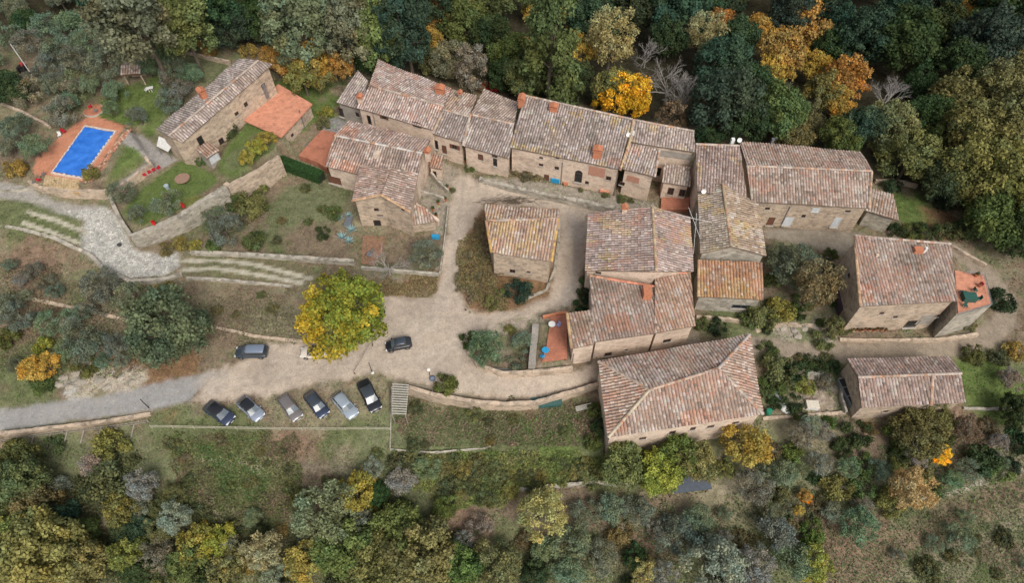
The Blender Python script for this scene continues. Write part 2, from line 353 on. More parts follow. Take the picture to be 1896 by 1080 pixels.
# green parts
paint([(-60,870),(300,860),(560,860),(740,850),(1130,850),(1420,800),(1800,800),(1960,830),(1960,1200),(-60,1200)], (.155, .175, .085), 3, 3, st=.75)
for a in [(60,410,5,GREEN),(560,190,6,LAWN),(600,210,3,LAWN),(400,130,6,OLIVEG),(340,120,5,OLIVEG),(290,170,4,LAWN),(220,200,5,LAWN),(280,205,4,LAWN),(130,180,4,GREEN),
          (540,400,6,OLIVEG),(600,380,4,OLIVEG),(520,460,3,GREEN),(560,440,3,BROWN),(420,420,3,GREEN),(60,500,5,REDDISH),(130,560,4,OLIVEG),(40,600,7,REDDISH),
          (450,560,4,BROWN),(500,600,4,DRY),(430,610,3,BROWN),(330,780,4,OLIVEG),(430,790,3,GREEN),(560,790,5,DRY),(650,800,4,DRY),(310,790,3,GREEN),
          (370,840,5,GREEN),(440,850,4,GREEN),(470,830,3,OLIVEG),(400,900,5,GREEN),(520,840,3,REDDISH),(570,870,5,REDDISH),(650,830,4,GREEN),(640,850,2,DRY),(510,910,3,GREEN),(500,940,4,GREEN),(560,920,4,BROWN),
          (760,780,4,OLIVEG),(860,770,3,GREEN),(940,770,5,REDDISH),(1020,790,2.5,OLIVEG),(900,800,4,OLIVEG),(800,810,4,DRY),(1080,770,3,OLIVEG),(1060,820,3,REDDISH),(930,815,2,(.36,.13,.05)),
          (850,860,6,GREEN),(950,860,6,GREEN),(1060,860,6,LAWN),(760,880,6,OLIVEG),(700,830,3,OLIVEG),
          (850,960,4,REDDISH),(920,920,4,BROWN),(1080,930,5,BROWN),(1200,1010,4,REDDISH),(1250,940,5,BROWN),(1330,930,5,DRY),(1560,870,4,BROWN),(1480,960,4,REDDISH),
          (1520,830,6,DRY),(1620,850,5,BROWN),(1650,960,6,OLIVEG),(1720,1010,4,GREEN),(1850,960,6,OLIVEG),(1800,1050,5,GREEN),(1870,1030,3,BROWN),(1760,1040,3,DRY),(1860,900,5,DRY),(1550,1050,4,REDDISH),(1600,1010,4,REDDISH),
          (1820,710,5,LAWN),(1820,740,4,LAWN),(1700,385,5,LAWN),(1740,410,4,LITTER),(1680,400,3,LAWN),(1480,620,4,OLIVEG),(1340,600,4,GREEN),(1440,610,4,OLIVEG),(1540,700,3,GREEN),(1480,740,3,DRY),
          (1120,830,4,GREEN),(1440,870,4,OLIVEG),(1780,800,4,REDDISH),(100,680,4,GREEN),(30,680,4,GREEN),(200,700,5,DRY),(240,690,3,LITTER),(330,700,4,LITTER),(200,840,5,OLIVEG),
          (100,850,5,OLIVEG),(350,950,6,OLIVEG),(260,900,4,OLIVEG)]: blob(*a)
blob(160,700,3.2,(.40,.35,.28)); blob(230,708,2.4,(.38,.33,.27)); blob(130,712,1.6,(.36,.35,.33)); blob(1530,612,2.0,(.36,.32,.26)); blob(1450,612,2.2,(.33,.29,.23)); blob(1515,700,1.8,(.34,.33,.30)); blob(1505,730,2.6,(.33,.27,.22))
# dirt tracks in the olive grove
stripe([(1540,1090),(1640,1020),(1760,960),(1910,900)], 3.0, (.22,.165,.115), 1.2, 1.4)
stripe([(1690,930),(1790,905),(1896,868)], .5, (.42,.38,.31), .3, .2)
paint([(1010,345),(1060,350),(1140,368),(1135,382),(1060,368),(1005,356)], (.36,.35,.33), .3, .5, ra=.8)
stripe([(1120,985),(1210,965),(1300,950)], .8, (.34,.29,.22), .4, .3)
# lawns
LAWNS = [[(196,350),(222,290),(236,262),(270,292),(268,300),(200,345)], [(230,385),(285,330),(335,296),(398,322),(402,338),(330,392),(262,425),(222,402)],
         [(398,318),(420,270),(470,232),(512,250),(508,275),(430,330)]]
for L in LAWNS: paint(L, LAWN, .5, .5, ra=.75, cls=1)
blob(360,372,1.4,(.16,.17,.055)); blob(440,290,2.5,OLIVEG,.7); blob(480,262,2,BROWN,.5)
# pool terrace paving and garden paths
paint([(60,322),(68,292),(132,234),(168,213),(236,236),(214,262),(192,312),(158,336),(110,334),(78,326)], (.52,.235,.145), .15, .05, ra=.35, cls=2)
paint([(236,238),(262,250),(300,282),(330,296),(284,322),(240,344),(214,360),(204,352),(270,302),(262,284),(224,262)], (.33,.31,.29), .25, .2, ra=.6, cls=3)
paint([(-20,335),(60,345),(100,372),(185,385),(190,398),(100,400),(60,380),(-20,365)], (.33,.31,.28), .4, .5, ra=.8, cls=3)
# cobbled ramp
COB += paint([(90,392),(160,388),(188,384),(214,392),(236,440),(252,466),(300,470),(332,466),(336,494),(300,512),(235,516),(186,490),(150,462),(140,440),(160,408)], (.47,.46,.43), .35, .5, ra=.6, cls=4)
# green bank with concrete wheel tracks
paint([(-20,370),(50,372),(150,410),(150,455),(40,425),(-20,410)], GREEN, .6, .5)
for s in ([(52,393),(100,407),(158,430)], [(42,413),(95,430),(150,452)], [(338,484),(400,482),(470,490),(575,516)], [(338,500),(400,497),(460,506),(560,524)]):
    stripe(s, .62, (.43,.40,.32), .12, .06, ra=.6, cls=5)
paint([(340,462),(500,470),(600,500),(590,525),(500,520),(340,512)], GREEN, .5, .5, st=.45)
for s in ([(338,484),(400,482),(470,490),(575,516)], [(338,500),(400,497),(460,506),(560,524)]): stripe(s, .62, (.43,.40,.32), .12, .06, ra=.6, cls=5)
# village yard, parking and lanes
YARD = [(345,748),(352,735),(420,676),(500,642),(570,632),(600,640),(655,640),(700,600),(706,545),(740,535),(800,548),(812,500),(830,415),(836,335),(852,316),(890,333),(1000,360),(1080,378),(1140,392),
        (1092,402),(1084,500),(1062,556),(1010,578),(925,600),(868,620),(862,650),(880,676),(960,693),(1030,690),(1108,675),(1112,706),(990,740),(870,738),(800,716),(745,700),(700,688),(640,706),(560,722),(450,740),(385,752)]
paint(YARD, GRAVEL, .5, .9, ra=.5, cls=6)
paint([(846,470),(880,402),(897,378),(1037,388),(1036,410),(1026,525),(1012,548),(962,577),(905,582),(868,568),(852,540)], LITTER, .5, .6, ra=1, cls=0)
paint([(700,530),(812,505),(806,545),(760,552),(700,548)], LITTER, .5, .8, cls=0)
paint([(1095,672),(1250,640),(1290,610),(1300,660),(1112,706)], (.25,.21,.165), .4, .4, ra=.8, cls=6)
ROAD = [(-120,772),(0,762),(100,746),(250,722),(345,698),(400,686),(352,746),(275,760),(100,786),(0,796),(-120,812)]
paint(ROAD, ASPH, .35, .35, ra=.35, cls=7)
for s in ([(-60,772),(100,757),(250,733),(380,700),(430,688)], [(-60,790),(100,774),(250,750),(360,722)]): stripe(s, .5, (.29,.275,.255), .4, .5, st=.6)
blob(390,705,2.2,(.40,.35,.30),.7)
stripe([(1396,640),(1500,655),(1620,652),(1750,645),(1828,626),(1862,592),(1862,552),(1830,508),(1766,462)], 3.0, (.29,.24,.185), .5, .4, ra=.7, cls=8)
paint([(1412,424),(1500,425),(1600,432),(1590,450),(1562,475),(1480,452),(1418,442)], (.29,.255,.205), .4, .3, ra=.6, cls=8)
paint([(884,330),(960,330),(1100,355),(1215,378),(1205,397),(1130,385),(890,338)], (.32,.28,.23), .3, .5, ra=.9)
paint([(795,285),(850,318),(835,335),(826,440),(812,440),(770,400)], (.31,.27,.22), .4, .4, ra=.9)
paint([(585,235),(625,215),(650,235),(620,255)], (.27,.26,.25), .5, .5)
# wheel wear in the gravel
for s in ([(420,712),(560,690),(700,672),(790,660),(860,640),(930,608),(1020,585),(1062,540),(1066,430)], [(860,330),(845,420),(838,520),(800,590),(740,640)], [(500,668),(640,668),(760,600)]):
    stripe(s, 1.8, (.49,.425,.355), .9, .8, st=.5); stripe([(a, b - 5) for a, b in s], .35, (.36,.30,.245), .25, .35, st=.55); stripe([(a, b + 6) for a, b in s], .35, (.36,.30,.245), .25, .35, st=.55)
for a in [(600,700,2.5),(480,690,2),(780,560,2.5),(930,655,1),(1040,410,2)]: blob(*a, (.34,.285,.23), .5)
stripe([(1060,400),(1070,480),(1048,560)], 1.2, (.33,.30,.27), .6, .5, st=.6)
for s in ([(1560,905),(1700,875),(1896,842)], [(1330,905),(1430,890),(1540,880)], [(60,985),(300,960),(480,945)], [(330,855),(480,862),(640,872)], [(1650,1075),(1780,1010),(1896,965)]): stripe(s, 1.0, (.30,.26,.19), .5, .6, st=.7)
ALB *= (0.86 + 0.28 * n3)[..., None]
GZ += np.where(CLS == 0, (n3 - .5) * .22, (n3 - .5) * .04)

CLSN = ['ground', 'lawn', 'pool_paving', 'path', 'cobbled_ramp', 'wheel_track_paving', 'gravel_yard', 'road', 'dirt_lane']
ny, nx = GX.shape
V_ = np.stack([GX, GY, GZ], -1).reshape(-1, 3)
q = np.arange(ny * nx).reshape(ny, nx)
Q = np.stack([q[:-1, :-1], q[:-1, 1:], q[1:, 1:], q[1:, :-1]], -1).reshape(-1, 4)
QC = CLS[:-1, :-1].reshape(-1)
for k, nm in enumerate(CLSN):
    fq = Q[QC == k]
    if not len(fq): continue
    used, inv = np.unique(fq, return_inverse=True); inv = inv.reshape(-1, 4)
    me = bpy.data.meshes.new(nm); me.vertices.add(len(used)); me.vertices.foreach_set('co', V_[used].ravel())
    me.loops.add(inv.size); me.loops.foreach_set('vertex_index', inv.ravel().astype(np.int32))
    me.polygons.add(len(inv)); me.polygons.foreach_set('loop_start', np.arange(0, inv.size, 4, dtype=np.int32)); me.polygons.foreach_set('loop_total', np.full(len(inv), 4, np.int32))
    me.polygons.foreach_set('use_smooth', np.ones(len(inv), bool)); me.update(calc_edges=True); me.validate()
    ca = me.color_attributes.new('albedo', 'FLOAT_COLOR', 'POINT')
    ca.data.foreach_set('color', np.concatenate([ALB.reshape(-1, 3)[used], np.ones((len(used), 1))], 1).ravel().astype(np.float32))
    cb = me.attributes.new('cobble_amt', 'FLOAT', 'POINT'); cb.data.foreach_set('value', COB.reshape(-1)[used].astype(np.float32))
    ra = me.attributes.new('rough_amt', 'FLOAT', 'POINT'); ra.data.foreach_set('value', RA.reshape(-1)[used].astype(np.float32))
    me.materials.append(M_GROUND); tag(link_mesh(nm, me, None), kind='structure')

# ------------------------------------------------------------------ retaining and garden walls
def stone_wall(pts, ztop, drop, thick, label, mat=None, rough=.12, cat='stone wall', name='retaining_wall', cap=None, group=None):
    """pts: photo pixels of the wall's top line; ztop: height(s) of that top"""
    zt = ztop if isinstance(ztop, (list, tuple)) else [ztop] * len(pts)
    w = [P(a, b, z) for (a, b), z in zip(pts, zt)]; line = []
    for i in range(len(w) - 1):
        n = max(1, int((w[i + 1] - w[i]).length / .55))
        line += [w[i].lerp(w[i + 1], k / n) for k in range(n)]
    line.append(w[-1]); mb = MB(); rr = random.Random(len(label) * 31 + int(pts[0][0])); v = []
    for i, p in enumerate(line):
        a = line[max(0, i - 1)]; b = line[min(len(line) - 1, i + 1)]; t = Vector((b.x - a.x, b.y - a.y, 0)).normalized(); nrm = Vector((-t.y, t.x, 0))
        j = lambda s: (rr.random() - .5) * s
        z = p.z + j(rough)
        for s, zz in ((-1, z - drop), (-1, z - .05 + j(rough)), (1, z + j(rough) * .6), (1, z - drop)):
            o = p + nrm * (s * (thick / 2 + j(.07))); v.append((o.x, o.y, zz))
    n = len(line); f = []
    for i in range(n - 1):
        for k in range(4): f.append((i * 4 + k, i * 4 + (k + 1) % 4, (i + 1) * 4 + (k + 1) % 4, (i + 1) * 4 + k))
    f += [(3, 2, 1, 0), tuple((n - 1) * 4 + k for k in range(4))]
    mb.add(v, f); o = mb.build(name, mat or M_STONE)
    return tag(o, label, cat, group)
stone_wall([(516,288),(478,314),(424,342),(416,338)], [4.9,4.8,4.6,4.6], 5, .7, 'tall stone retaining wall running down from the orange terrace to the garden corner')
stone_wall([(418,345),(372,372),(330,400),(285,420),(243,436)], [4.3,4.2,4.1,4.1,4.1], 4.5, .9, 'broad rubble wall with red pots along the lawn below the farmhouse', M_STONE2)
stone_wall([(243,436),(228,415),(212,385),(200,356)], [4.0,4.0,4.1,4.3], 3.2, .5, 'low curved wall between the cobbled ramp and the lawn', M_STONE2)
stone_wall([(195,352),(172,352),(120,352),(75,346),(52,335)], 5.0, 2.6, .5, 'stone wall below the brick steps of the swimming pool terrace')
stone_wall([(268,290),(278,302),(240,330),(205,356)], 5.1, 2.0, .45, 'pale stone edging wall between the small triangular lawn and the grey garden path')
stone_wall([(-30,412),(40,424),(100,440),(168,472),(190,496),(240,520),(300,516),(336,506)], [3.2,3.0,2.6,2.3,2.2,1.9,1.6,1.5], 2.8, .5, 'long grey retaining wall under the outer edge of the cobbled ramp', M_STONE2)
stone_wall([(345,514),(400,516),(480,524),(540,530)], [1.4,1.3,1.0,.7], 1.6, .4, 'grey wall below the grassy wheel tracks, beside the dark oak', M_STONE2)
stone_wall([(352,466),(420,468),(492,472),(560,476),(655,482)], [1.7,1.6,1.6,1.6,1.5], 1.4, .5, 'low stone wall above the grassy wheel tracks, below the kitchen garden', M_STONE2)
stone_wall([(668,494),(740,500),(812,506)], 1.0, 1.3, .3, 'low mossy wall under the small fenced garden with the bare tree', M_STONE2)
stone_wall([(814,505),(822,450),(830,380)], [.75,.8,1.0], 1.2, .2, 'rough boundary wall between the gravel yard and the arched house patio', M_STONE2)
stone_wall([(888,330),(940,343),(1010,358),(1100,376),(1138,384)], 1.35, 1.6, .6, 'low stone wall in front of the longest north house, edging the gravel yard', M_STONE2, .25)
stone_wall([(0,803),(90,792),(180,782),(278,766)], [-2.3,-2.1,-1.9,-1.5], 2.8, .45, 'stone wall along the lower edge of the asphalt road')
stone_wall([(752,715),(800,730),(870,742),(930,748),(990,745),(1050,728),(1108,710)], [-.2,-.3,-.4,-.5,-.6,-.8,-1.1], 2.8, .5, 'curved stone wall along the lower edge of the gravel lane above the kitchen plot')
stone_wall([(725,716),(724,770),(722,830)], [-.6,-1.6,-2.4], 1.5, .14, 'thin wall on the left side of the lower garden plot', M_STONE2)
stone_wall([(722,832),(800,838),(900,830),(910,826)], -2.3, 1.6, .14, 'thin pale wall along the bottom of the lower garden plot', M_STONE2)
stone_wall([(866,650),(885,675),(930,690),(985,688),(1060,680)], .35, 1.3, .4, 'curved kerb wall round the olive bed by the red terrace')
stone_wall([(0,545),(70,556),(150,572),(230,592)], [.7,.6,.5,.3], 1.2, .5, 'crumbling dry stone wall across the slope left of the dark oak')
stone_wall([(400,606),(470,622),(560,632)], [.3,.3,.3], .8, .4, 'low dry stone wall above the blue parked car')
stone_wall([(960,906),(1040,898),(1110,893),(1165,896)], [-4.3,-4.3,-4.3,-4.3], 1.4, .35, 'thin terrace wall below the green bank left of the twin bushy trees', M_STONE2)
stone_wall([(1413,775),(1500,768),(1565,764)], [-2.9,-2.9,-2.9], 2.2, .4, 'stone wall joining the hipped house to the lower right barn')
stone_wall([(1556,628),(1640,630),(1740,628),(1812,618)], [-1.7,-1.7,-1.7,-1.6], 1.4, .4, 'stone parapet below the flowerpots of the right hand house')
stone_wall([(1400,612),(1450,600),(1500,603),(1550,608)], [-1.2,-1.3,-1.5,-1.7], 1.6, .7, 'crumbled stone bank beside the lane left of the right hand house')
stone_wall([(1764,455),(1790,470),(1828,490)], [-.9,-.9,-1.0], 1.2, .35, 'low stone wall along the lane bend behind the right hand house')
stone_wall([(1785,755),(1830,757),(1896,755)], -3.0, 1.0, .3, 'thin wall below the lawn on the right of the lower barn', M_STONE2)
stone_wall([(1500,838),(1560,828),(1600,820)], -4.2, 1.0, .3, 'short stone terrace edge among the shrubs below the lower right barn', M_STONE2)
stone_wall([(1622,333),(1660,332),(1700,342)], -.9, 1.0, .35, 'low stone wall behind the long right house near the round bushes')
stone_wall([(0,190),(40,205),(90,232)], [6,6,5.8], 1.0, .4, 'rough stone edging in the olive grove left of the swimming pool')
stone_wall([(300,92),(360,98),(425,112)], [5.2,5.2,5.2], 1.0, .3, 'low garden wall behind the farmhouse at the forest edge')

stone_wall([(1036,405),(1034,450),(1027,500),(1012,536),(975,552),(950,556)], .25, .7, .4, 'low stone wall curving round the right side of the island house', M_STONE2)
stone_wall([(902,552),(915,557),(932,557)], .4, .7, .3, 'short pale wall below the island house beside the blue green shrub')
stone_wall([(764,372),(790,392),(812,408)], [3.0,2.2,1.4], 2.2, .45, 'diagonal parapet wall of the outside stairs right of the arched gable front', M_STONE3)
stone_wall([(798,318),(815,338),(830,352)], [1.8,1.4,1.0], 1.4, .35, 'stepped low wall between the pink outbuilding and the gravel yard', M_STONE2)
stone_wall([(775,352),(800,358),(822,366)], [1.7,1.5,1.3], 1.2, .3, 'low patio wall with pots right of the ridge house', M_STONE2)
stone_wall([(1555,700),(1560,735),(1568,762)], -2.2, .9, .25, 'low dark wall between the cold frame and the white box', M_STONE2)
stone_wall([(1290,585),(1350,590),(1400,596)], -.4, .9, .35, 'low stone wall below the orange roofed outhouse')
stone_wall([(62,345),(20,352),(-20,352)], 4.3, 1.0, .35, 'rough wall at the left end of the pool terrace path', M_STONE2)
# ------------------------------------------------------------------ tiled roofs
PAL = {  # list of tile colours (own clay colour, weathered, lime washed)
 'pink': [(.43,.325,.285),(.37,.28,.25),(.49,.39,.34),(.29,.235,.215),(.53,.46,.42),(.43,.29,.23)],
 'grey': [(.40,.33,.30),(.34,.285,.26),(.46,.39,.355),(.27,.23,.21),(.53,.47,.43),(.38,.295,.255)],
 'brown': [(.40,.315,.245),(.34,.27,.215),(.46,.365,.28),(.27,.225,.185),(.49,.42,.34),(.38,.285,.21)],
 'warm': [(.45,.33,.265),(.40,.29,.235),(.51,.395,.32),(.32,.24,.20),(.54,.46,.395),(.47,.28,.195)],
 'orange': [(.46,.265,.17),(.41,.225,.14),(.51,.31,.20),(.33,.20,.135),(.48,.37,.29),(.52,.26,.13)]}
LICH = (.56, .40, .16); REDN = (.50, .26, .19); PALE = (.66, .61, .56); DARK = (.20, .16, .135)
def tile_plane(verts, pal, seed, accents=(), period=.42, row=.45):
    """verts: convex polygon, verts[0]->verts[1] is the eave. Returns bmesh of real corrugated tile courses"""
    p0, p1 = verts[0], verts[1]; nrm = (verts[1] - verts[0]).cross(verts[-1] - verts[0]).normalized()
    if nrm.z < 0: nrm = -nrm
    u = (p1 - p0).normalized(); v = nrm.cross(u).normalized()
    c = sum(verts, Vector()) / len(verts)
    if (c - p0).dot(v) < 0: u = -u; v = -v
    uv = [((p - p0).dot(u), (p - p0).dot(v)) for p in verts]
    u0 = min(a for a, b in uv) - period; u1 = max(a for a, b in uv) + period; v0 = min(b for a, b in uv) - .02; v1 = max(b for a, b in uv) + row
    r = np.random.default_rng(seed); bm = bmesh.new(); lay = bm.loops.layers.float_color.new('tint'); pl = PAL[pal]
    nu = int((u1 - u0) / period) + 1; nv = int((v1 - v0) / row) + 1
    prof = [(-.5, 0.0), (-.27, .075), (0, .13), (.27, .075), (.5, 0.0)]
    sag = lambda a, b: .22 * (float(vnoise(np.array(a / 3.1), np.array(b / 3.1), seed)) - .5)
    NZ = lambda s, k, a, b: float(fbm(np.array(a / s), np.array(b / s), seed + k, 3))
    tone = r.uniform(.90, 1.10); warm = r.normal(0, .035); rects = []
    for _ in range(max(1, int((u1 - u0) * (v1 - v0) / 40))):
        ru, rv = r.uniform(u0, u1), r.uniform(v0, v1); rects.append((ru, rv, r.uniform(.8, 2.6), r.uniform(.6, 1.8), [(1.12, 1.12, 1.1), (1.15, .92, .82), (.78, .80, .78), (.92, .93, .88), (.84, .80, .78)][r.integers(5)]))
    for i in range(nu):
        colj = r.random() * .16 + .92
        for j in range(nv):
            uc = u0 + (i + .5) * period; va = v0 + j * row; vb = va + row * 1.06; ju = (r.random() - .5) * .10; jz = (r.random() - .5) * .07
            ra = []; rb = []
            for k, h in prof:
                ra.append(bm.verts.new(p0 + u * (uc + k * period + (ju if abs(k) < .5 else 0)) + v * va + nrm * (h * 1.1 + .035 + jz + sag(uc, va))))
                rb.append(bm.verts.new(p0 + u * (uc + k * period * (.86 if abs(k) < .5 else 1) + ju * .5) + v * vb + nrm * (h * .9 + jz + sag(uc, vb))))
            t = pl[min(len(pl) - 1, int(r.random() ** 1.15 * len(pl)))]; t = [x * .6 + y * .4 for x, y in zip(t, pl[0])]; b = colj * (.88 + .26 * r.random())
            g = .80 + .40 * NZ(2.2, 5, uc, va); col = [x * b * g * tone * .94 * k_ for x, k_ in zip(t, (1 + warm, 1, 1 - warm))]
            for (ru, rv, rw, rh, rk) in rects:
                if abs(uc - ru) < rw and abs(va - rv) < rh: col = [x * y for x, y in zip(col, rk)]
            for (ac, thr, sc, kk) in accents:
                if NZ(sc, kk, uc, va) + (r.random() - .5) * .16 > thr:
                    w = .22 + .30 * r.random(); col = [x + (y * (.85 + .2 * r.random()) - x) * w for x, y in zip(col, ac)]
            if r.random() < .035: col = [x * .6 + y * .45 for x, y in zip(col, PALE)]
            elif r.random() < .05: col = [x * .4 + y * .5 for x, y in zip(col, DARK)]
            ch = [x * .40 for x in col]  # valley edges darkened in the tint to imitate shade between the ribs
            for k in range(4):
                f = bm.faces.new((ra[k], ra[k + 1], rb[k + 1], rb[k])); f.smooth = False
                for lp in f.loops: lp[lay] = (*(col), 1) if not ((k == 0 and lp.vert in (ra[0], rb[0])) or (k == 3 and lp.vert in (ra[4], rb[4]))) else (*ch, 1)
            if j == 0:
                pass
    for i in range(len(verts)):
        a, b = verts[i], verts[(i + 1) % len(verts)]; e = (b - a); pn = e.cross(nrm).normalized()
        if (c - a).dot(pn) > 0: pn = -pn
        if e.length < .05: continue
        bmesh.ops.bisect_plane(bm, geom=bm.verts[:] + bm.edges[:] + bm.faces[:], plane_co=a, plane_no=pn, clear_outer=True)
    return bm, nrm, u, v
def shared(e, planes, me_i):
    a, b = e
    for k, pl in enumerate(planes):
        if k == me_i: continue
        n = len(pl)
        for i in range(n):
            c, d = pl[i], pl[(i + 1) % n]
            for q, r in ((c, d), (d, c)):
                if (a.xy - q.xy).length < .35 and (b.xy - r.xy).length < .35: return True
                # collinear overlap
            L = (d.xy - c.xy); 
            if L.length < .1: continue
            nn = Vector((-L.y, L.x)).normalized()
            if abs((a.xy - c.xy).dot(nn)) < .3 and abs((b.xy - c.xy).dot(nn)) < .3:
                t0 = (a.xy - c.xy).dot(L) / L.length_squared; t1 = (b.xy - c.xy).dot(L) / L.length_squared
                if min(t0, t1) > -.1 and max(t0, t1) < 1.1: return True
    return False
def planar(q):
    w = [P(*t) for t in q]
    for _ in range(8):
        if len(w) < 4: break
        top = sum(w[2:], Vector()) / (len(w) - 2); n = (w[1] - w[0]).cross(top - w[0])
        for i in range(2, len(w)):
            z = w[0].z - (n.x * (w[i].x - w[0].x) + n.y * (w[i].y - w[0].y)) / n.z; w[i] = P(q[i][0], q[i][1], z)
    return w
class House:
    def __init__(s, name, label, planes, base=None, pal='pink', accents=(), wall=None, inset=.32, cat='house', seed=1, ridges=(), wall_mb=True, tiles=True, low=2.5, group=None):
        """planes: polygons of (px, py, z); first edge is the eave"""
        s.pl = [planar(q) for q in planes]
        allp = [p for q in s.pl for p in q]; cx = sum(p.x for p in allp) / len(allp); cy = sum(p.y for p in allp) / len(allp)
        gz = min(ground(p.x, p.y) for p in allp); s.base = (gz if base is None else base)
        s.root = thing(name, (cx, cy, s.base), label, cat, group); s.faces = []
        off = s.root.location; wb = MB(); slab = MB(); s.roof = None
        for k, q in enumerate(s.pl):
            nrm = (q[1] - q[0]).cross(q[2] - q[0]).normalized()
            if nrm.z < 0: nrm = -nrm
            zz = lambda x, y: q[0].z - (nrm.x * (x - q[0].x) + nrm.y * (y - q[0].y)) / nrm.z
            n = len(q); area = sum(q[i].x * q[(i + 1) % n].y - q[(i + 1) % n].x * q[i].y for i in range(n)); qq = q if area > 0 else q[::-1]
            lines = []
            for i in range(n):
                a, b = qq[i], qq[(i + 1) % n]; e = (b.xy - a.xy)
                if e.length < .05: continue
                nn = Vector((-e.y, e.x)).normalized(); d = 0.0 if shared((a, b), s.pl, k) else inset
                lines.append((a.xy + nn * d, e.normalized(), d))
            pts = []
            for i in range(len(lines)):
                (a, e, _), (b, f, _) = lines[i - 1], lines[i]; den = e.x * f.y - e.y * f.x
                if abs(den) < .02: pts.append(b.copy()); continue
                t = ((b.x - a.x) * f.y - (b.y - a.y) * f.x) / den; pts.append(a + e * t)
            wb.prism([(p.x, p.y) for p in pts], s.base - low, [zz(p.x, p.y) - .14 for p in pts])
            m = len(pts)
            for i in range(m):
                if lines[i][2] > 0: s.faces.append((pts[i], pts[(i + 1) % m], zz))
            if tiles:
                bm, nn, u, v = tile_plane(q, pal, seed * 10 + k, accents)
                for vv in bm.verts: vv.co -= off
                me = bpy.data.meshes.new('roof'); bm.to_mesh(me); bm.free(); me.materials.append(M_TILE)
                if s.roof is None: s.roof = link_mesh('roof', me, s.root)
                else:
                    b2 = bmesh.new(); b2.from_mesh(s.roof.data); b2.from_mesh(me); b2.to_mesh(s.roof.data); b2.free()
            slab.add([p - nrm * .015 for p in q] + [p - nrm * .16 for p in q],
                     [tuple(range(n)), tuple(range(2 * n - 1, n - 1, -1))] + [(i, n + i, n + (i + 1) % n, (i + 1) % n) for i in range(n)])
        s.wall = wb.build('wall', wall or M_STONE, s.root)
        if s.roof: slab.build('eave_board', M_EDGE, s.roof)
        for rd in ridges: s.ridge(*rd)
    def ridge(s, a, b, col=(.42, .35, .30), r=.17, name='ridge_tiles'):
        a = P(*a) if len(a) == 3 and not isinstance(a, Vector) else a; b = P(*b) if len(b) == 3 and not isinstance(b, Vector) else b
        d = b - a; n = max(2, int(d.length / .45)); mb = MB(); rr = random.Random(int(a.x * 10)); t = d.normalized(); sd_ = Vector((-t.y, t.x, 0)).normalized(); up = sd_.cross(t) * -1
        if up.z < 0: up = -up
        for i in range(n):
            p = a + d * (i / n); q = a + d * ((i + 1.08) / n); k = .75 + .5 * rr.random(); c = tuple(x * k for x in (col if rr.random() < .75 else (.40, .24, .16))); v = []
            for o, rr_ in ((p, r * 1.08), (q, r * .92)):
                for ang in (0, 40, 90, 140, 180):
                    an = math.radians(ang); v.append(o + sd_ * (math.cos(an) * rr_ * 1.15) + up * (math.sin(an) * rr_ + .03))
            mb.add(v, [(j, j + 1, 6 + j, 5 + j) for j in range(4)] + [(0, 1, 2, 3, 4)], 0, c)
        return mb.build(name, M_TILE, s.roof or s.root)
    def wallpoint(s, px, py):
        o = Vector((0, 0, CAMH)); d = ray(px, py); best = None
        for a, b, zz in s.faces:
            e = b - a; n = Vector((e.y, -e.x)).normalized()     # outward for CCW
            dn = d.x * n.x + d.y * n.y
            if dn >= -1e-4: continue
            t = ((a.x - o.x) * n.x + (a.y - o.y) * n.y) / dn; h = o + d * t
            k = (h.xy - a).dot(e) / e.length_squared
            if -.02 <= k <= 1.02 and h.z < zz(h.x, h.y) + .2 and (best is None or t < best[0]): best = (t, h, n, e.normalized())
        return best
    def opening(s, px, py, w, h, kind='window', shut=None, arch=False, mat=None, pane=None):
        r = s.wallpoint(px, py)
        if r is None: print('NO WALL', s.root.name, px, py); return
        _, c, n, e = r; n3 = Vector((n.x, n.y, 0)); e3 = Vector((e.x, e.y, 0)); up = Vector((0, 0, 1))
        def bx(mb, du, dz, wu, wz, d0, d1):
            v = []
            for dd in (d0, d1):
                for a, b in ((-1, -1), (1, -1), (1, 1), (-1, 1)): v.append(c + e3 * (du + a * wu / 2) + up * (dz + b * wz / 2) + n3 * dd)
            mb.add(v, [(0, 3, 2, 1), (4, 5, 6, 7), (0, 1, 5, 4), (1, 2, 6, 5), (2, 3, 7, 6), (3, 0, 4, 7)])
        fr = MB(); t = .09
        bx(fr, 0, h / 2 - t / 2, w, t, -.1, .05); bx(fr, -w / 2 + t / 2, -t / 2, t, h - t, -.1, .045); bx(fr, w / 2 - t / 2, -t / 2, t, h - t, -.1, .045)
        if kind == 'window': bx(fr, 0, -h / 2 + t / 2, w - 2 * t, t, -.1, .04); bx(fr, 0, 0, .05, h - 2 * t, -.1, .035)
        f = fr.build(kind, mat or M_FRAME, s.root)
        g = MB(); bx(g, 0, -t / 2 + (.0 if kind == 'window' else 0), w - 2 * t, h - t, -.1, .015); g.build('pane' if kind == 'window' else 'leaf', pane or M_GLASS, f)
        if arch:
            g = MB(); v = [c + up * (h / 2) + n3 * .02] + [c + e3 * (math.cos(k * math.pi / 8) * w / 2) + up * (h / 2 + math.sin(k * math.pi / 8) * w / 2) + n3 * .03 for k in range(9)]
            g.add(v, [(0, k + 1, k + 2) for k in range(8)]); g.build('arch_light', M_GLASS, f)
        g = MB()
        if kind == 'window': bx(g, 0, -h / 2 - .05, w + .24, .1, -.05, .16); g.build('sill', M_SILL, f)
        else: bx(g, 0, -h / 2 - .03, w + .2, .1, 0, .3); g.build('step', M_SILL, f)
        if shut:
            for q in (-1, 1): g = MB(); bx(g, q * w * .75, 0, w / 2 - .02, h, .01, .06); g.build('shutter', shut, f)
        return f
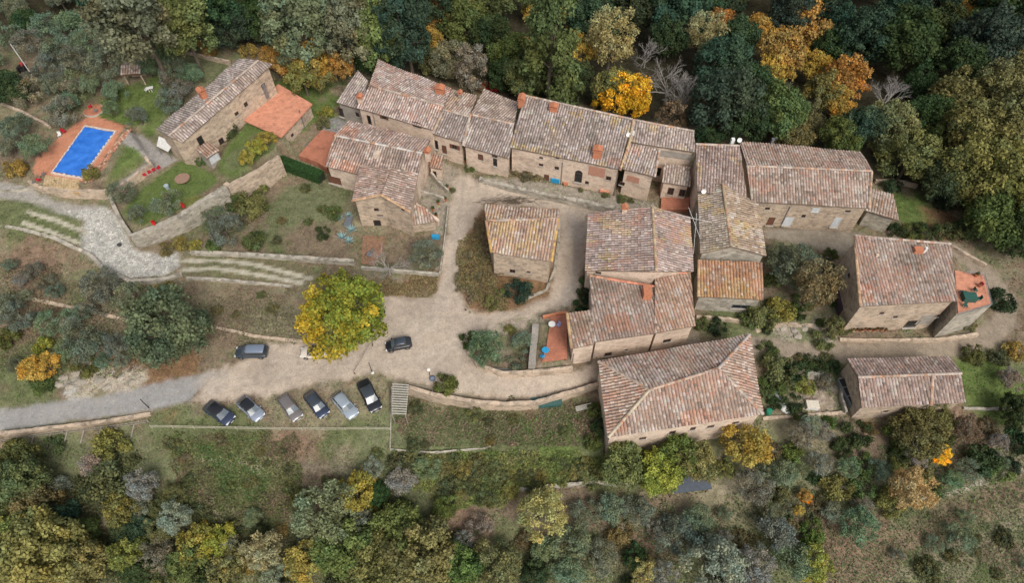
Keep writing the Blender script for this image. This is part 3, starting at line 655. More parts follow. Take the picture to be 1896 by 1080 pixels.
    def panel(s, px, py, w, h, name, mat, lean=0.0, d=.1):
        r = s.wallpoint(px, py)
        if r is None: print('NO WALL', s.root.name, px, py); return
        _, c, n, e = r; mb = MB(); v = []
        n3 = Vector((n.x, n.y, 0)); e3 = Vector((e.x, e.y, 0))
        for dd in (.0, d):
            for a, b in ((-1, -1), (1, -1), (1, 1), (-1, 1)): v.append(c + e3 * (a * w / 2) + Vector((0, 0, b * h / 2)) + n3 * (dd + (lean if b < 0 else 0)))
        mb.add(v, [(0, 3, 2, 1), (4, 5, 6, 7), (0, 1, 5, 4), (1, 2, 6, 5), (2, 3, 7, 6), (3, 0, 4, 7)]); return mb.build(name, mat, s.root)
    def chimney(s, px, py, z, w=.7, d=.7, h=1.1, mat=None, cap=True, rz=0.0):
        p = P(px, py, z); r = s.roof or s.root; mb = MB(); mb.box((p.x, p.y, z - .3), (w, d, h + .8), rz)
        c = mb.build('chimney', mat or M_BRICK, r)
        if cap:
            k = MB(); k.box((p.x, p.y, z + h / 2 - .1 + .16), (w + .22, d + .22, .1), rz)
            for sx in (-1, 1):
                for sy in (-1, 1):
                    ox, oy = sx * (w / 2 - .06), sy * (d / 2 - .06); k.box((p.x + ox * math.cos(rz) - oy * math.sin(rz), p.y + ox * math.sin(rz) + oy * math.cos(rz), z + h / 2 + .27), (.12, .12, .26), rz)
            top = []; ca, sa = math.cos(rz), math.sin(rz); hw, hd = (w + .25) / 2, (d + .25) / 2
            base = [(-hw, -hd), (hw, -hd), (hw, hd), (-hw, hd)]
            v = [(p.x + x * ca - y * sa, p.y + x * sa + y * ca, z + h / 2 + .4) for x, y in base] + [(p.x - 0 * ca - y * sa, p.y + 0 * sa + y * ca, z + h / 2 + .66) for y in (-hd, hd)]
            k.add(v, [(3, 2, 1, 0), (0, 1, 4), (2, 3, 5), (1, 2, 5, 4), (3, 0, 4, 5)])
            k.build('chimney_cap', M_BRICK, r)
        return c
    def downpipe(s, px, py, h):
        r = s.wallpoint(px, py)
        if r is None: return
        c = r[1] + Vector((r[2].x, r[2].y, 0)) * .08; mb = MB(); mb.tube(c, c - Vector((0, 0, h)), .06, n=6); mb.build('drainpipe', M_METAL, s.root)

def gable(el, er, rl, rr, fl=None, fr=None):
    """near eave left/right, ridge left/right, far eave right/left -> two planes"""
    a = [[el, er, rr, rl]]
    if fl: a.append([fr, fl, rl, rr])
    return a
LA = (LICH, .66, 2.5, 61); RA_ = (REDN, .65, 2.4, 71); PA = (PALE, .66, 1.6, 81); DA = (DARK, .60, 1.8, 91)
PLAST = M_STONE3
# 1 farmhouse by the pool
h = House('farmhouse', 'long narrow stone farmhouse with grey tiled roof beside the swimming pool', [
  [(338,264,8.6),(505,119,10.5),(478,112,11.5),(312,252,9.7)], [(444,108,10.5),(290,240,8.7),(312,252,9.7),(478,112,11.5)]], pal='grey', accents=(PA, DA), seed=11, wall=M_STONE, ridges=[((312,252,9.8),(478,112,11.6))])
h.opening(455,193,.7,.8); h.opening(438,210,.7,.6); h.opening(410,262,.9,1.3); h.opening(372,262,1.0,2.0,'door'); h.opening(488,160,.8,1.1)
h.chimney(375,174,10.8,.9,1.0,1.0,rz=.85); h.chimney(386,191,10.3,.8,.6,.4,cap=False,rz=.85)
h.panel(490,168,.5,2.6,'flue',M_METAL,d=.4)
an = House('terrace_annex', 'stone annex with flat bright orange tiled terrace on top', [[(518,252,4.7),(575,193,4.7),(515,158,4.8),(454,222,4.8)]], tiles=False, inset=.1, cat='annex', seed=12, low=5)
mb = MB(); q = [P(520,254,4.85), P(578,192,4.85), P(515,155,4.9), P(451,222,4.9)]; mb.prism([(p.x, p.y) for p in q], 4.6, [p.z for p in q]); mb.build('terrace_floor', M_TERRA2, an.root)
an.opening(541,250,.6,.6); an.panel(560,225,.12,5.0,'drainpipe',M_METAL,d=.12)
pr = House('porch', 'small tiled lean-to porch with grey curtain side against the farmhouse wall', [[(384,294,6.0),(406,279,6.0),(384,262,6.7),(362,276,6.7)]], pal='warm', inset=.2, cat='porch', seed=13, wall=M_GREYR)
pr.panel(396,292,1.6,1.7,'curtain',plain('grey_canvas',(.52,.54,.56),.7),d=.05)
# 2 north row
b = House('small_end_house', 'low grey-roofed house at the left end of the north row', [[(622,189,5.2),(668,204,5.2),(682,150,6.9),(663,130,6.4)]], pal='grey', accents=(PA,), seed=21, wall=M_GREYR)
b.opening(632,208,.9,1.9,'door'); b.opening(662,212,.7,.9)
b = House('tall_row_house', 'big two storey house with mixed pink and red roof tiles in the north row', [
  [(660,200,6.8),(801,241,6.8),(822,196,8.6),(684,158,8.6)], [(836,165,7.2),(700,111,7.2),(684,158,8.6),(822,196,8.6)]], pal='pink', accents=(RA_, PA), seed=22, wall=PLAST, ridges=[((684,158,8.66),(822,196,8.66))])
b.opening(711,216,.8,1.0,shut=M_SHUT); b.opening(772,231,.8,1.0,shut=M_SHUT); b.opening(684,222,.7,1.9,'door'); b.downpipe(690,206,5)
b.chimney(815,168,8.3,1.3,1.0,.8,rz=-.25); b.chimney(667,184,7.6,.7,.7,.9,mat=M_STONE3,rz=-.25)
b = House('narrow_row_house', 'narrow house with two facing roof slopes right of the tall row house', [
  [(800,248,5.6),(857,264,5.6),(869,216,7.2),(820,203,7.2)], [(884,177,6.2),(834,165,6.2),(820,203,7.2),(869,216,7.2)]], pal='grey', accents=(PA,LA), seed=23, wall=PLAST, ridges=[((820,203,7.26),(869,216,7.26))])
b.opening(823,277,.8,1.7,'door',pane=M_SHUT); b.opening(842,272,.9,.9,shut=M_SHUT); b.opening(808,268,.7,1.9,'door'); b.chimney(852,176,7.2,.5,.5,.7,mat=M_STONE2,rz=-.2)
b = House('middle_row_house', 'house with red shuttered window between the narrow house and the longest north house', [
  [(857,270,5.3),(943,294,5.3),(952,230,7.2),(871,212,7.2)], [(960,190,6.2),(896,166,6.2),(871,212,7.2),(952,230,7.2)]], pal='grey', accents=(PA,DA), seed=24, wall=PLAST, ridges=[((871,212,7.26),(952,230,7.26)),((857,270,5.4),(871,213,7.3))])
b.opening(890,291,.9,1.2,pane=M_SHUT); b.opening(917,300,.7,1.8,'door'); b.opening(916,289,.9,.5)
# 3 longest house
b = House('longest_row_house', 'longest stone house with arched doorway and wide pinkish grey roof facing the yard', [
  [(943,273,6.0),(1146,314,6.0),(1171,221,9.2),(972,177,9.2)]], pal='grey', accents=(PA,DA,LA), seed=31, wall=PLAST, ridges=[((1148,316,6.1),(1166,262,8.0),(.45,.33,.20)),((1166,262,8.0),(1173,222,9.3),(.43,.34,.24)),((972,177,9.28),(1171,221,9.28))])
for a in [(1002,305,.7,.5),(1031,311,.7,.6),(1127,330,.8,.8),(1002,292,.6,.35),(1032,292,.6,.35)]: b.opening(*a)
b.opening(1071,329,1.2,2.0,'door',arch=True); b.opening(1087,338,.6,.6); b.opening(1012,330,.8,1.6,'door',pane=M_SHUT)
b.downpipe(1042,300,5); b.downpipe(1144,322,5)
b.chimney(1106,284,7.2,1.3,.9,1.4,rz=-.2); b.chimney(1025,202,9.0,1.2,.8,.8,rz=-.2); b.chimney(966,186,9.3,.9,1.2,.8,rz=-.2)
b.panel(1105,318,2.6,1.9,'brick_patch',plain('pink_brick',(.46,.24,.17),.9,var=.35,sc=7),d=.05)
b = House('stepped_row_house', 'stone house with two separate tiled slopes right of the longest north house', [
  [(1153,313,5.6),(1212,328,5.6),(1221,277,6.9),(1166,263,6.9)], [(1167,263,7.3),(1288,283,7.0),(1285,243,8.3),(1173,222,8.5)]], pal='grey', accents=(PA,LA), seed=32, wall=PLAST, ridges=[((1173,222,8.55),(1285,243,8.35)),((1212,328,5.7),(1221,278,7.0))])
b.opening(1152,340,.8,.7); b.opening(1203,316,.5,.5); b.chimney(1172,247,8.0,.4,.4,.6,mat=M_WHITE,cap=False)
b.panel(1172,332,2.0,1.2,'brick_patch',MATS['pink_brick'],d=.05); b.opening(1219,318,.8,1.8,'door'); b.panel(1249,287,5.5,1.3,'plaster_band',M_GREYR,d=.04)
b = House('tiny_row_house', 'tiny house with two dark windows above a red terrace in the passage', [[(1226,338,3.6),(1278,346,3.6),(1278,309,4.6),(1229,303,4.6)]], pal='grey', accents=(PA,), seed=33, wall=PLAST)
b.opening(1242,354,.95,1.5); b.opening(1263,357,.95,1.5)
# 4 narrow block
b = House('tower_block_house', 'narrow house with pinkish roof wedged left of the long right house', [[(1291,356,6.0),(1384,368,6.0),(1369,270,7.6),(1288,267,7.6)]], pal='pink', accents=(LA,), seed=41, wall=PLAST, ridges=[((1288,267,7.66),(1369,270,7.66))])
b = House('crooked_gable_house', 'house with lichen covered roof ridge running towards the viewer beside the olive court', [
  [(1297,470,5.2),(1292,352,5.2),(1338,340,6.8),(1354,457,6.8)], [(1403,378,5.4),(1419,474,5.2),(1354,457,6.8),(1338,340,6.8)]], pal='brown', accents=(LA,PA), seed=42, wall=M_STONE2, ridges=[((1338,340,6.86),(1354,457,6.86),(.42,.33,.22))])
b.opening(1412,500,.6,.6)
b = House('orange_roof_outhouse', 'low outhouse with vivid orange brown roof tiles below the crooked gable house', [[(1292,550,2.8),(1413,556,2.8),(1412,486,4.2),(1293,482,4.2)]], pal='orange', accents=(LA,), seed=43, cat='outhouse', wall=M_STONE2, ridges=[((1293,550,2.9),(1294,482,4.3),(.45,.33,.18))])
b.opening(1372,568,2.6,.9,mat=M_METAL)
# 5 long right house
b = House('long_right_house', 'long stone house with ribbed roof and pale door panels on the right of the row', [
  [(1391,374,5.0),(1609,386,4.8),(1614,317,6.8),(1382,307,7.0)], [(1594,281,5.0),(1369,263,5.2),(1382,307,7.0),(1614,317,6.8)]], pal='warm', accents=(DA,RA_,PA), seed=51, wall=M_STONE, ridges=[((1382,307,7.06),(1614,317,6.86)),((1609,386,4.9),(1614,318,6.9),(.42,.33,.24))])
PALEP = plain('pale_door_panel', (.60,.63,.66), .5)
b.opening(1427,410,1.0,1.8,'door',pane=M_SHUT); b.opening(1459,410,1.3,1.9,'door',mat=PALEP,pane=PALEP); b.opening(1548,412,1.1,2.2,'door',mat=PALEP,pane=PALEP); b.opening(1510,389,1.1,.9,mat=PALEP,pane=PALEP)
b.opening(1421,386,.7,.5); b.opening(1488,400,.6,.6); b.opening(1570,391,.8,.4); b.downpipe(1463,382,4)
b.chimney(1356,262,7.6,.5,.5,1.0,mat=M_WHITE,cap=False); b.chimney(1430,262,5.6,.4,.4,1.0,mat=M_METAL,cap=False)
b = House('lean_to_shed', 'small lean-to with sloping tiled roof at the right end of the long right house', [[(1602,390,2.6),(1665,409,2.2),(1653,360,3.0),(1614,349,3.6)]], pal='warm', accents=(PA,), seed=52, cat='shed', wall=M_STONE2, inset=.5)
# 6 island house
b = House('island_house', 'small stone house standing alone in the gravel yard with orange lichen on its roof', [
  [(910,468,5.6),(1021,485,5.4),(1034,405,7.6),(900,409,7.6)], [(1036,391,6.8),(896,379,6.8),(900,409,7.6),(1034,405,7.6)]], pal='warm', accents=((LICH,.52,1.8,61),PA), seed=61, wall=M_STONE, ridges=[((900,409,7.66),(1034,405,7.66)),((910,468,5.7),(900,409,7.7),(.48,.32,.12)),((1021,485,5.5),(1034,405,7.7),(.48,.32,.12))])
b.opening(949,502,.8,.8); b.opening(979,504,.5,.4); b.opening(930,520,.4,.3)
# 7 big gable pair
b = House('big_gable_house', 'largest house in the middle with ridge towards the viewer and yellow lichen patch', [
  [(1083,501,5.6),(1089,396,5.6),(1208,383,7.8),(1215,503,7.8)], [(1277,403,6.0),(1284,503,6.0),(1215,503,7.8),(1208,383,7.8)]], pal='pink', accents=((LICH,.62,2.6,61),RA_), seed=71, wall=M_STONE3, ridges=[((1208,383,7.86),(1215,503,7.86),(.45,.34,.22))])
b.opening(1108,505,.8,.4); b.chimney(1156,389,7.2,.7,.6,.9,mat=M_STONE3)
b = House('lower_wing', 'wing with wide pale tiled roof joined below the big gable house', [
  [(1100,634,4.2),(1212,618,4.2),(1212,530,5.1),(1091,510,5.3)], [(1212,618,4.2),(1288,604,4.2),(1278,505,5.6),(1212,507,5.6)], [(1058,646,4.15),(1100,638,4.15),(1098,574,4.75),(1050,581,4.75)]], pal='warm', accents=(PA,(REDN,.70,2.0,71)), seed=72, wall=M_STONE3, ridges=[((1092,511,5.4),(1212,531,5.2),(.55,.24,.16)),((1212,507,5.7),(1278,505,5.7),(.55,.24,.16)),((1058,646,4.25),(1050,581,4.85),(.45,.32,.18))])
b.chimney(1198,541,5.6,1.1,1.5,.9,mat=M_BRICK,cap=False); b.opening(1126,656,1.0,.8); b.opening(1235,631,1.1,.7); b.opening(1160,648,.5,.3); b.downpipe(1062,655,4)
# 8 hipped house
b = House('hipped_house', 'large house with four sided hipped roof at the bottom centre of the village', [
  [(1126,811,2.8),(1413,768,2.8),(1330,683,5.0),(1203,722,5.0)], [(1388,620,2.8),(1108,670,2.8),(1203,722,5.0),(1330,683,5.0)],
  [(1108,670,2.8),(1126,811,2.8),(1203,722,5.0)], [(1413,768,2.8),(1388,620,2.8),(1330,683,5.0)]], pal='warm', accents=(RA_,(REDN,.66,2.5,77),PA), seed=81, wall=M_STONE3,
  ridges=[((1203,722,5.06),(1330,683,5.06),(.45,.34,.27)),((1126,811,2.9),(1203,722,5.06),(.46,.40,.30)),((1108,670,2.9),(1203,722,5.06),(.42,.34,.28)),((1413,768,2.9),(1330,683,5.06),(.46,.40,.34)),((1388,620,2.9),(1330,683,5.06),(.44,.38,.34))])
for a in [(1190,812,.9,.6),(1245,801,.8,.8),(1283,794,.7,.8),(1316,790,.9,.6),(1362,783,.9,.5),(1150,822,.6,.5)]: b.opening(*a)
# 9 right house
b = House('right_hand_house', 'stone house with pink ribbed roof and orange roof terrace by the lane bend', [[(1593,568,5.2),(1772,558,5.2),(1760,452,7.6),(1582,437,7.6)]], pal='warm', accents=(PA,RA_), seed=91, wall=M_STONE, ridges=[((1582,437,7.68),(1760,452,7.68)),((1593,568,5.3),(1582,437,7.7),(.44,.30,.19))])
b.opening(1658,567+20,.6,.5); b.opening(1688,600,1.8,1.8,'door'); b.opening(1572,510,.6,.6); b.opening(1633,580,.6,.5); b.opening(1735,585,.6,.6); b.panel(1715,592,2.2,2.4,'plaster_patch',M_GREYR,d=.03); b.downpipe(1762,566,5)
b.chimney(1623,474,7.0,.35,.35,.5,mat=M_STONE3,cap=False); b.chimney(1700,463,7.5,1.2,.8,.5,mat=M_BRICK,cap=False); b.chimney(1713,463,7.6,.3,.3,.8,mat=M_WHITE,cap=False)
b2 = House('roof_terrace_annex', 'annex carrying an orange paved roof terrace at the lane bend', [[(1772,582,4.0),(1838,563,4.0),(1824,508,4.0),(1768,500,4.0)]], tiles=False, inset=0.0, cat='annex', seed=92, wall=M_STONE2)
mb = MB(); q = [P(1774,580,4.02), P(1835,562,4.02), P(1822,509,4.02), P(1768,501,4.02)]; mb.prism([(p.x, p.y) for p in q], 3.9, 4.04); mb.build('terrace_floor', M_TERRA2, b2.root)
mb = MB()
for a, c in (((1774,582),(1838,563)), ((1838,563),(1824,507)), ((1824,507),(1790,502))):
    A, B = P(*a, 4.7), P(*c, 4.7); n = 14
    for z in (4.7, 4.4): mb.tube((A.x, A.y, z), (B.x, B.y, z), .03, n=5)
    for i in range(n + 1):
        m = A.lerp(B, i / n); mb.tube((m.x, m.y, 4.0), (m.x, m.y, 4.7), .02, n=4)
mb.build('railing', M_METAL, b2.root); b2.opening(1800,590,.9,.9)
# 10 lower right barn
b = House('lower_barn', 'low barn with streaky ribbed roof at the lower right of the village', [
  [(1595,756,.6),(1787,746,.6),(1780,692,1.9),(1588,699,1.9)], [(1758,661,.8),(1568,665,.8),(1588,699,1.9),(1780,692,1.9)]], pal='pink', accents=(PA,DA), seed=101, cat='barn', wall=M_STONE, ridges=[((1588,699,1.96),(1780,692,1.96)),((1724,751,.75),(1727,695,2.0),(.45,.33,.25))])
b.opening(1682,758,1.6,1.0,pane=M_SHUT); b.opening(1640,762,.6,.5)
# 11 arched house
b = House('back_half_of_arched_house', 'stone house with long grey ridge just left of the gravel yard, behind the arched front', [
  [(602,308,5.4),(666,324,5.4),(682,265,7.2),(620,251,7.2)], [(666,324,5.4),(770,345,5.4),(782,284,7.2),(682,265,7.2)], [(797,260,6.4),(646,223,6.4),(620,251,7.2),(782,284,7.2)]], pal='pink', accents=(PA,DA), seed=111, wall=M_STONE3, ridges=[((620,251,7.28),(782,284,7.28),(.50,.46,.42))])
b.opening(620,334,2.2,1.6,'door',pane=M_SHUT); b.chimney(698,286,6.9,.8,.9,.6,mat=M_STONE3,cap=False,rz=-.2); b.chimney(792,285,6.6,.7,.8,1.0,mat=M_STONE3,rz=-.2)
b = House('arched_front_house', 'stone house with low arched gable front and dark doorway over a brick patio', [
  [(652,371,6.5),(668,306,6.5),(725,312,7.9),(706,360,7.9)], [(774,322,6.5),(760,392,6.3),(706,360,7.9),(725,312,7.9)]], pal='pink', accents=(RA_,PA,DA), seed=112, wall=M_STONE, ridges=[((652,372,6.56),(706,361,7.96),(.50,.33,.20)),((706,361,7.96),(760,393,6.36),(.50,.33,.20))])
b.opening(697,388,.7,.6); b.opening(704,399,.9,.25); b.opening(699,414,1.1,1.6,'door'); b.opening(746,388,.5,.4)
b = House('stair_lean_to', 'sloping tiled lean-to over outside stairs right of the arched gable front', [[(762,418,2.2),(808,410,2.2),(790,385,3.0),(762,378,3.6)]], pal='warm', accents=(PA,), seed=113, cat='lean-to', wall=M_STONE, inset=.15)
b.panel(770,408,.3,.3,'vent',M_METAL)
b = House('pink_outbuilding', 'little pinkish outbuilding beside the yard end of the ridge house', [[(795,310,2.8),(818,314,2.8),(822,288,3.4),(798,285,3.4)]], pal='warm', seed=114, cat='outbuilding', wall=M_STONE3, inset=.15)
b.opening(805,322,.6,1.2,'door')
# ------------------------------------------------------------------ vegetation
def quads_mesh(name, C, N, S, T, asp=1.0, mats=None):
    """leaf faces: centres C, normals N, half sizes S, tints T -> mesh"""
    n = len(C); r = RNG.normal(size=(n, 3)); U = np.cross(N, r); U /= np.linalg.norm(U, axis=1, keepdims=True) + 1e-9
    Wv = np.cross(N, U); Wv /= np.linalg.norm(Wv, axis=1, keepdims=True) + 1e-9; S = S[:, None]
    k = RNG.uniform(.55, 1.0, (n, 4, 1))
    v = np.stack([C + U * S * asp * k[:, 0], C + Wv * S * k[:, 1] + N * S * .25, C - U * S * asp * k[:, 2], C - Wv * S * k[:, 3] - N * S * .1], 1).reshape(-1, 3)
    me = bpy.data.meshes.new(name); me.vertices.add(n * 4); me.vertices.foreach_set('co', v.ravel().astype(np.float32))
    me.loops.add(n * 4); me.loops.foreach_set('vertex_index', np.arange(n * 4, dtype=np.int32))
    me.polygons.add(n); me.polygons.foreach_set('loop_start', np.arange(0, n * 4, 4, dtype=np.int32)); me.polygons.foreach_set('loop_total', np.full(n, 4, np.int32))
    me.update(calc_edges=True)
    ca = me.color_attributes.new('tint', 'FLOAT_COLOR', 'POINT'); t = np.repeat(np.concatenate([T, np.ones((n, 1))], 1), 4, 0)
    ca.data.foreach_set('color', t.ravel().astype(np.float32)); me.materials.append(mats or M_LEAF); return me
def unit(v): return v / (np.linalg.norm(v, axis=1, keepdims=True) + 1e-9)
ST = {  # R, Rz, centre height, clumps, clump r, leaves per clump, leaf size, normal jitter
 'oak': (3.6, 3.2, 4.6, 60, .95, 190, .19, .55), 'round': (3.4, 3.0, 4.2, 46, 1.0, 200, .20, .6), 'tall': (3.0, 5.0, 7.5, 74, .95, 170, .20, .55),
 'conifer': (2.8, 6.5, 7.2, 80, .85, 150, .20, .5), 'olive': (2.2, 1.6, 2.3, 30, .62, 190, .105, .8), 'autumn': (3.0, 2.8, 4.2, 40, .85, 150, .19, .8),
 'wispy': (2.6, 3.0, 4.2, 60, .62, 110, .14, .9), 'bush': (1.3, 1.0, .75, 18, .5, 150, .12, .7), 'low': (1.8, .8, .55, 24, .55, 150, .13, .8)}
def crown_mesh(style, seed, tint=None):
    R, Rz, hc, nc, rc, nl, ls, jit = ST[style]; r = np.random.default_rng(seed); C = []; N = []; S = []; T = []; cl = []
    lob = r.normal(size=(5, 3)); lob = unit(lob); amp = r.uniform(-.38, .42, 5)
    tries = 0
    while len(cl) < nc and tries < 4000:
        tries += 1; d = r.normal(size=3); d /= np.linalg.norm(d)
        if d[2] < -.55: continue
        rad = r.uniform(.62, .95) if r.random() < .8 else r.uniform(.1, .6)
        rad *= 1 + sum(a * max(0, d @ l) ** 2 for a, l in zip(amp, lob))
        p = np.array([d[0] * R * rad, d[1] * R * rad, d[2] * Rz * rad])
        if style == 'conifer':
            t = r.random() ** 1.2; ang = r.uniform(0, 6.283); rr = R * (1 - t) ** .8 * r.uniform(.6, 1.0) + .25; p = np.array([math.cos(ang) * rr, math.sin(ang) * rr, -Rz + 2 * Rz * t])
        if all(np.linalg.norm(p - q) > rc * .72 for q in cl): cl.append(p)
    for p in cl:
        rcl = rc * r.uniform(.7, 1.25); n = int(nl * (rcl / rc) ** 2)
        out = p / (np.array([R, R, Rz])); out = out / (np.linalg.norm(out) + .3)
        d = unit(r.normal(size=(n, 3)) + out * .75 + np.array([0, 0, .35])); rad = rcl * r.uniform(.55, 1.08, (n, 1)) * (1 + .25 * np.sin(d[:, :1] * 5 + d[:, 1:2] * 4))
        c = p + d * rad * np.array([1, 1, .85]); nn = unit(d + r.normal(size=(n, 3)) * jit)
        b = r.uniform(.74, 1.26); hue = abs(r.normal(0, .17)) - .03 if style == 'autumn' else r.normal(.01, .06)  # natural clump tone, spread wider in the tint to imitate clump highlights
        t = b * r.uniform(.7, 1.32, (n, 1)) * np.array([1 + hue, 1, 1 - hue])
        if tint is not None: t = t * tint(p, r, n)
        C.append(c); N.append(nn); S.append(ls * r.uniform(.6, 1.35, n)); T.append(t)
    C = np.concatenate(C) + np.array([0, 0, hc]); C[:, 2] = np.maximum(C[:, 2], .05)
    return quads_mesh('crown', C, np.concatenate(N), np.concatenate(S), np.concatenate(T), .8), [p + np.array([0, 0, hc]) for p in cl]
def branch_tree(mb, a, d, L, r, depth, rr, spread=.55, n=5):
    d = d.normalized(); b = a + d * L; mb.tube(a, b, r, r * .68, n if r > .03 else 3, caps=False)
    if depth == 0: return
    for k in range(rr.choice((2, 3, 3))):
        nd = (d + Vector((rr.gauss(0, spread), rr.gauss(0, spread), rr.gauss(.08, spread * .6)))).normalized()
        branch_tree(mb, a + d * L * rr.uniform(.55, 1), nd, L * rr.uniform(.6, .85), r * .6, depth - 1, rr, spread, n)
def trunk_mesh(style, seed, cl):
    R, Rz, hc = ST[style][:3]; rr = random.Random(seed); mb = MB(); h = max(.3, hc - Rz * .35); tr = .07 * R
    pts = [Vector((0, 0, -.6)), Vector((rr.uniform(-.1, .1), rr.uniform(-.1, .1), h * .5)), Vector((rr.uniform(-.2, .2), rr.uniform(-.2, .2), h))]
    mb.tube(pts[0], pts[1], tr * 1.25, tr, 8, caps=False); mb.tube(pts[1], pts[2], tr, tr * .7, 8, caps=False)
    for p in rr.sample(cl, min(8, len(cl))):
        q = Vector(p); m = pts[2].lerp(q, .5) + Vector((0, 0, -.1 * R)); s = pts[1].lerp(pts[2], rr.uniform(.5, 1)); mb.tube(s, m, tr * .5, tr * .33, 5, caps=False); mb.tube(m, q, tr * .33, tr * .12, 4, caps=False)
    o = mb.build('trunk', M_BARK, None, local=True); me = o.data; bpy.data.objects.remove(o); return me
PROTO = {}
def proto(style, k):
    key = (style, k)
    if key not in PROTO:
        if style == 'bare':
            rr = random.Random(k + 5); mb = MB(); branch_tree(mb, Vector((0, 0, -.5)), Vector((0, 0, 1)), 2.4, .16, 1, rr, .3); t = mb
            cm = MB(); 
            for i in range(6): branch_tree(cm, Vector((0, 0, 1.7)), Vector((rr.gauss(0, .7), rr.gauss(0, .7), .9)), 1.75, .085, 5, rr, .42, 4)
            oc = cm.build('crown', M_BARE, None, local=True); ot = mb.build('trunk', M_BARE, None, local=True); PROTO[key] = (oc.data, ot.data, 2.9, 4.6)
            bpy.data.objects.remove(oc); bpy.data.objects.remove(ot)
        else:
            me, cl = crown_mesh(style, 100 + k * 7 + len(style) * 13); PROTO[key] = (me, trunk_mesh(style, k, cl), ST[style][0], ST[style][2])
    return PROTO[key]
PLANTS = []   # (root, description, px, py)
NAMES = {'oak': 'tree', 'round': 'tree', 'tall': 'tree', 'conifer': 'conifer', 'olive': 'olive_tree', 'autumn': 'autumn_tree', 'wispy': 'tree', 'bush': 'shrub', 'low': 'shrub', 'bare': 'bare_tree'}
CATS = {'olive': 'olive tree', 'bush': 'shrub', 'low': 'shrub'}
def plant(px, py, r_px, style, col, desc, var=None, squash=None, label=None, group=None, name=None, cat=None):
    k = (int(px * 7 + py * 3) % {'oak': 4, 'olive': 4, 'bare': 3, 'bush': 3, 'autumn': 3}.get(style, 2)) if var is None else var
    cm, tm, R, hc = proto(style, k); p = at(px, py, hc)
    for _ in range(2):
        s = r_px * depth_at(p) / F / R; p = at(px, py, hc * s)
    g = ground(p.x, p.y); rr = random.Random(int(px * 13 + py * 7))
    if py > 820: col = tuple(c * 1.14 for c in col)
    if style == 'low': col = tuple(.45 * a + .55 * b for a, b in zip(col, (.17, .165, .085)))
    o = thing(name or NAMES[style], (p.x, p.y, g), label, cat or CATS.get(style, 'tree'), group, rr.uniform(0, 6.28)); o.scale = (s, s * rr.uniform(.9, 1.1), s * (squash or rr.uniform(.92, 1.1)))
    c = link_mesh('crown', cm, o); t = link_mesh('trunk', tm, o); c.color = (*col, 1)
    if not label: PLANTS.append((o, desc, px, py))
    return o
DG = (.060, .092, .042); BG = (.058, .096, .062); MG = (.125, .165, .060); OG = (.195, .20, .08); SG = (.19, .21, .115); OLV = (.175, .21, .14); YG = (.29, .29, .08)
OR = (.38, .26, .085); GO = (.46, .35, .095); TAN = (.37, .33, .16); BR = (.21, .17, .105); GRY = (.25, .26, .195); YE = (.68, .45, .05)
D = {(.37, .33, .1602): 'tan coloured', (.245, .24, .0902): 'yellow green', (.135, .145, .0901): 'mid green', DG: 'dark green', BG: 'blue green', MG: 'mid green', OG: 'olive green', SG: 'sage green', OLV: 'silvery', YG: 'yellow green', OR: 'rusty orange', GO: 'golden', TAN: 'tan coloured', BR: 'brown', GRY: 'grey', YE: 'bright yellow'}
NOUN = {'oak': 'broad tree', 'round': 'rounded tree', 'tall': 'tall tree', 'conifer': 'pointed conifer', 'olive': 'olive tree', 'autumn': 'autumn tree', 'wispy': 'feathery tree', 'bush': 'shrub', 'low': 'low shrub', 'bare': 'leafless tree'}
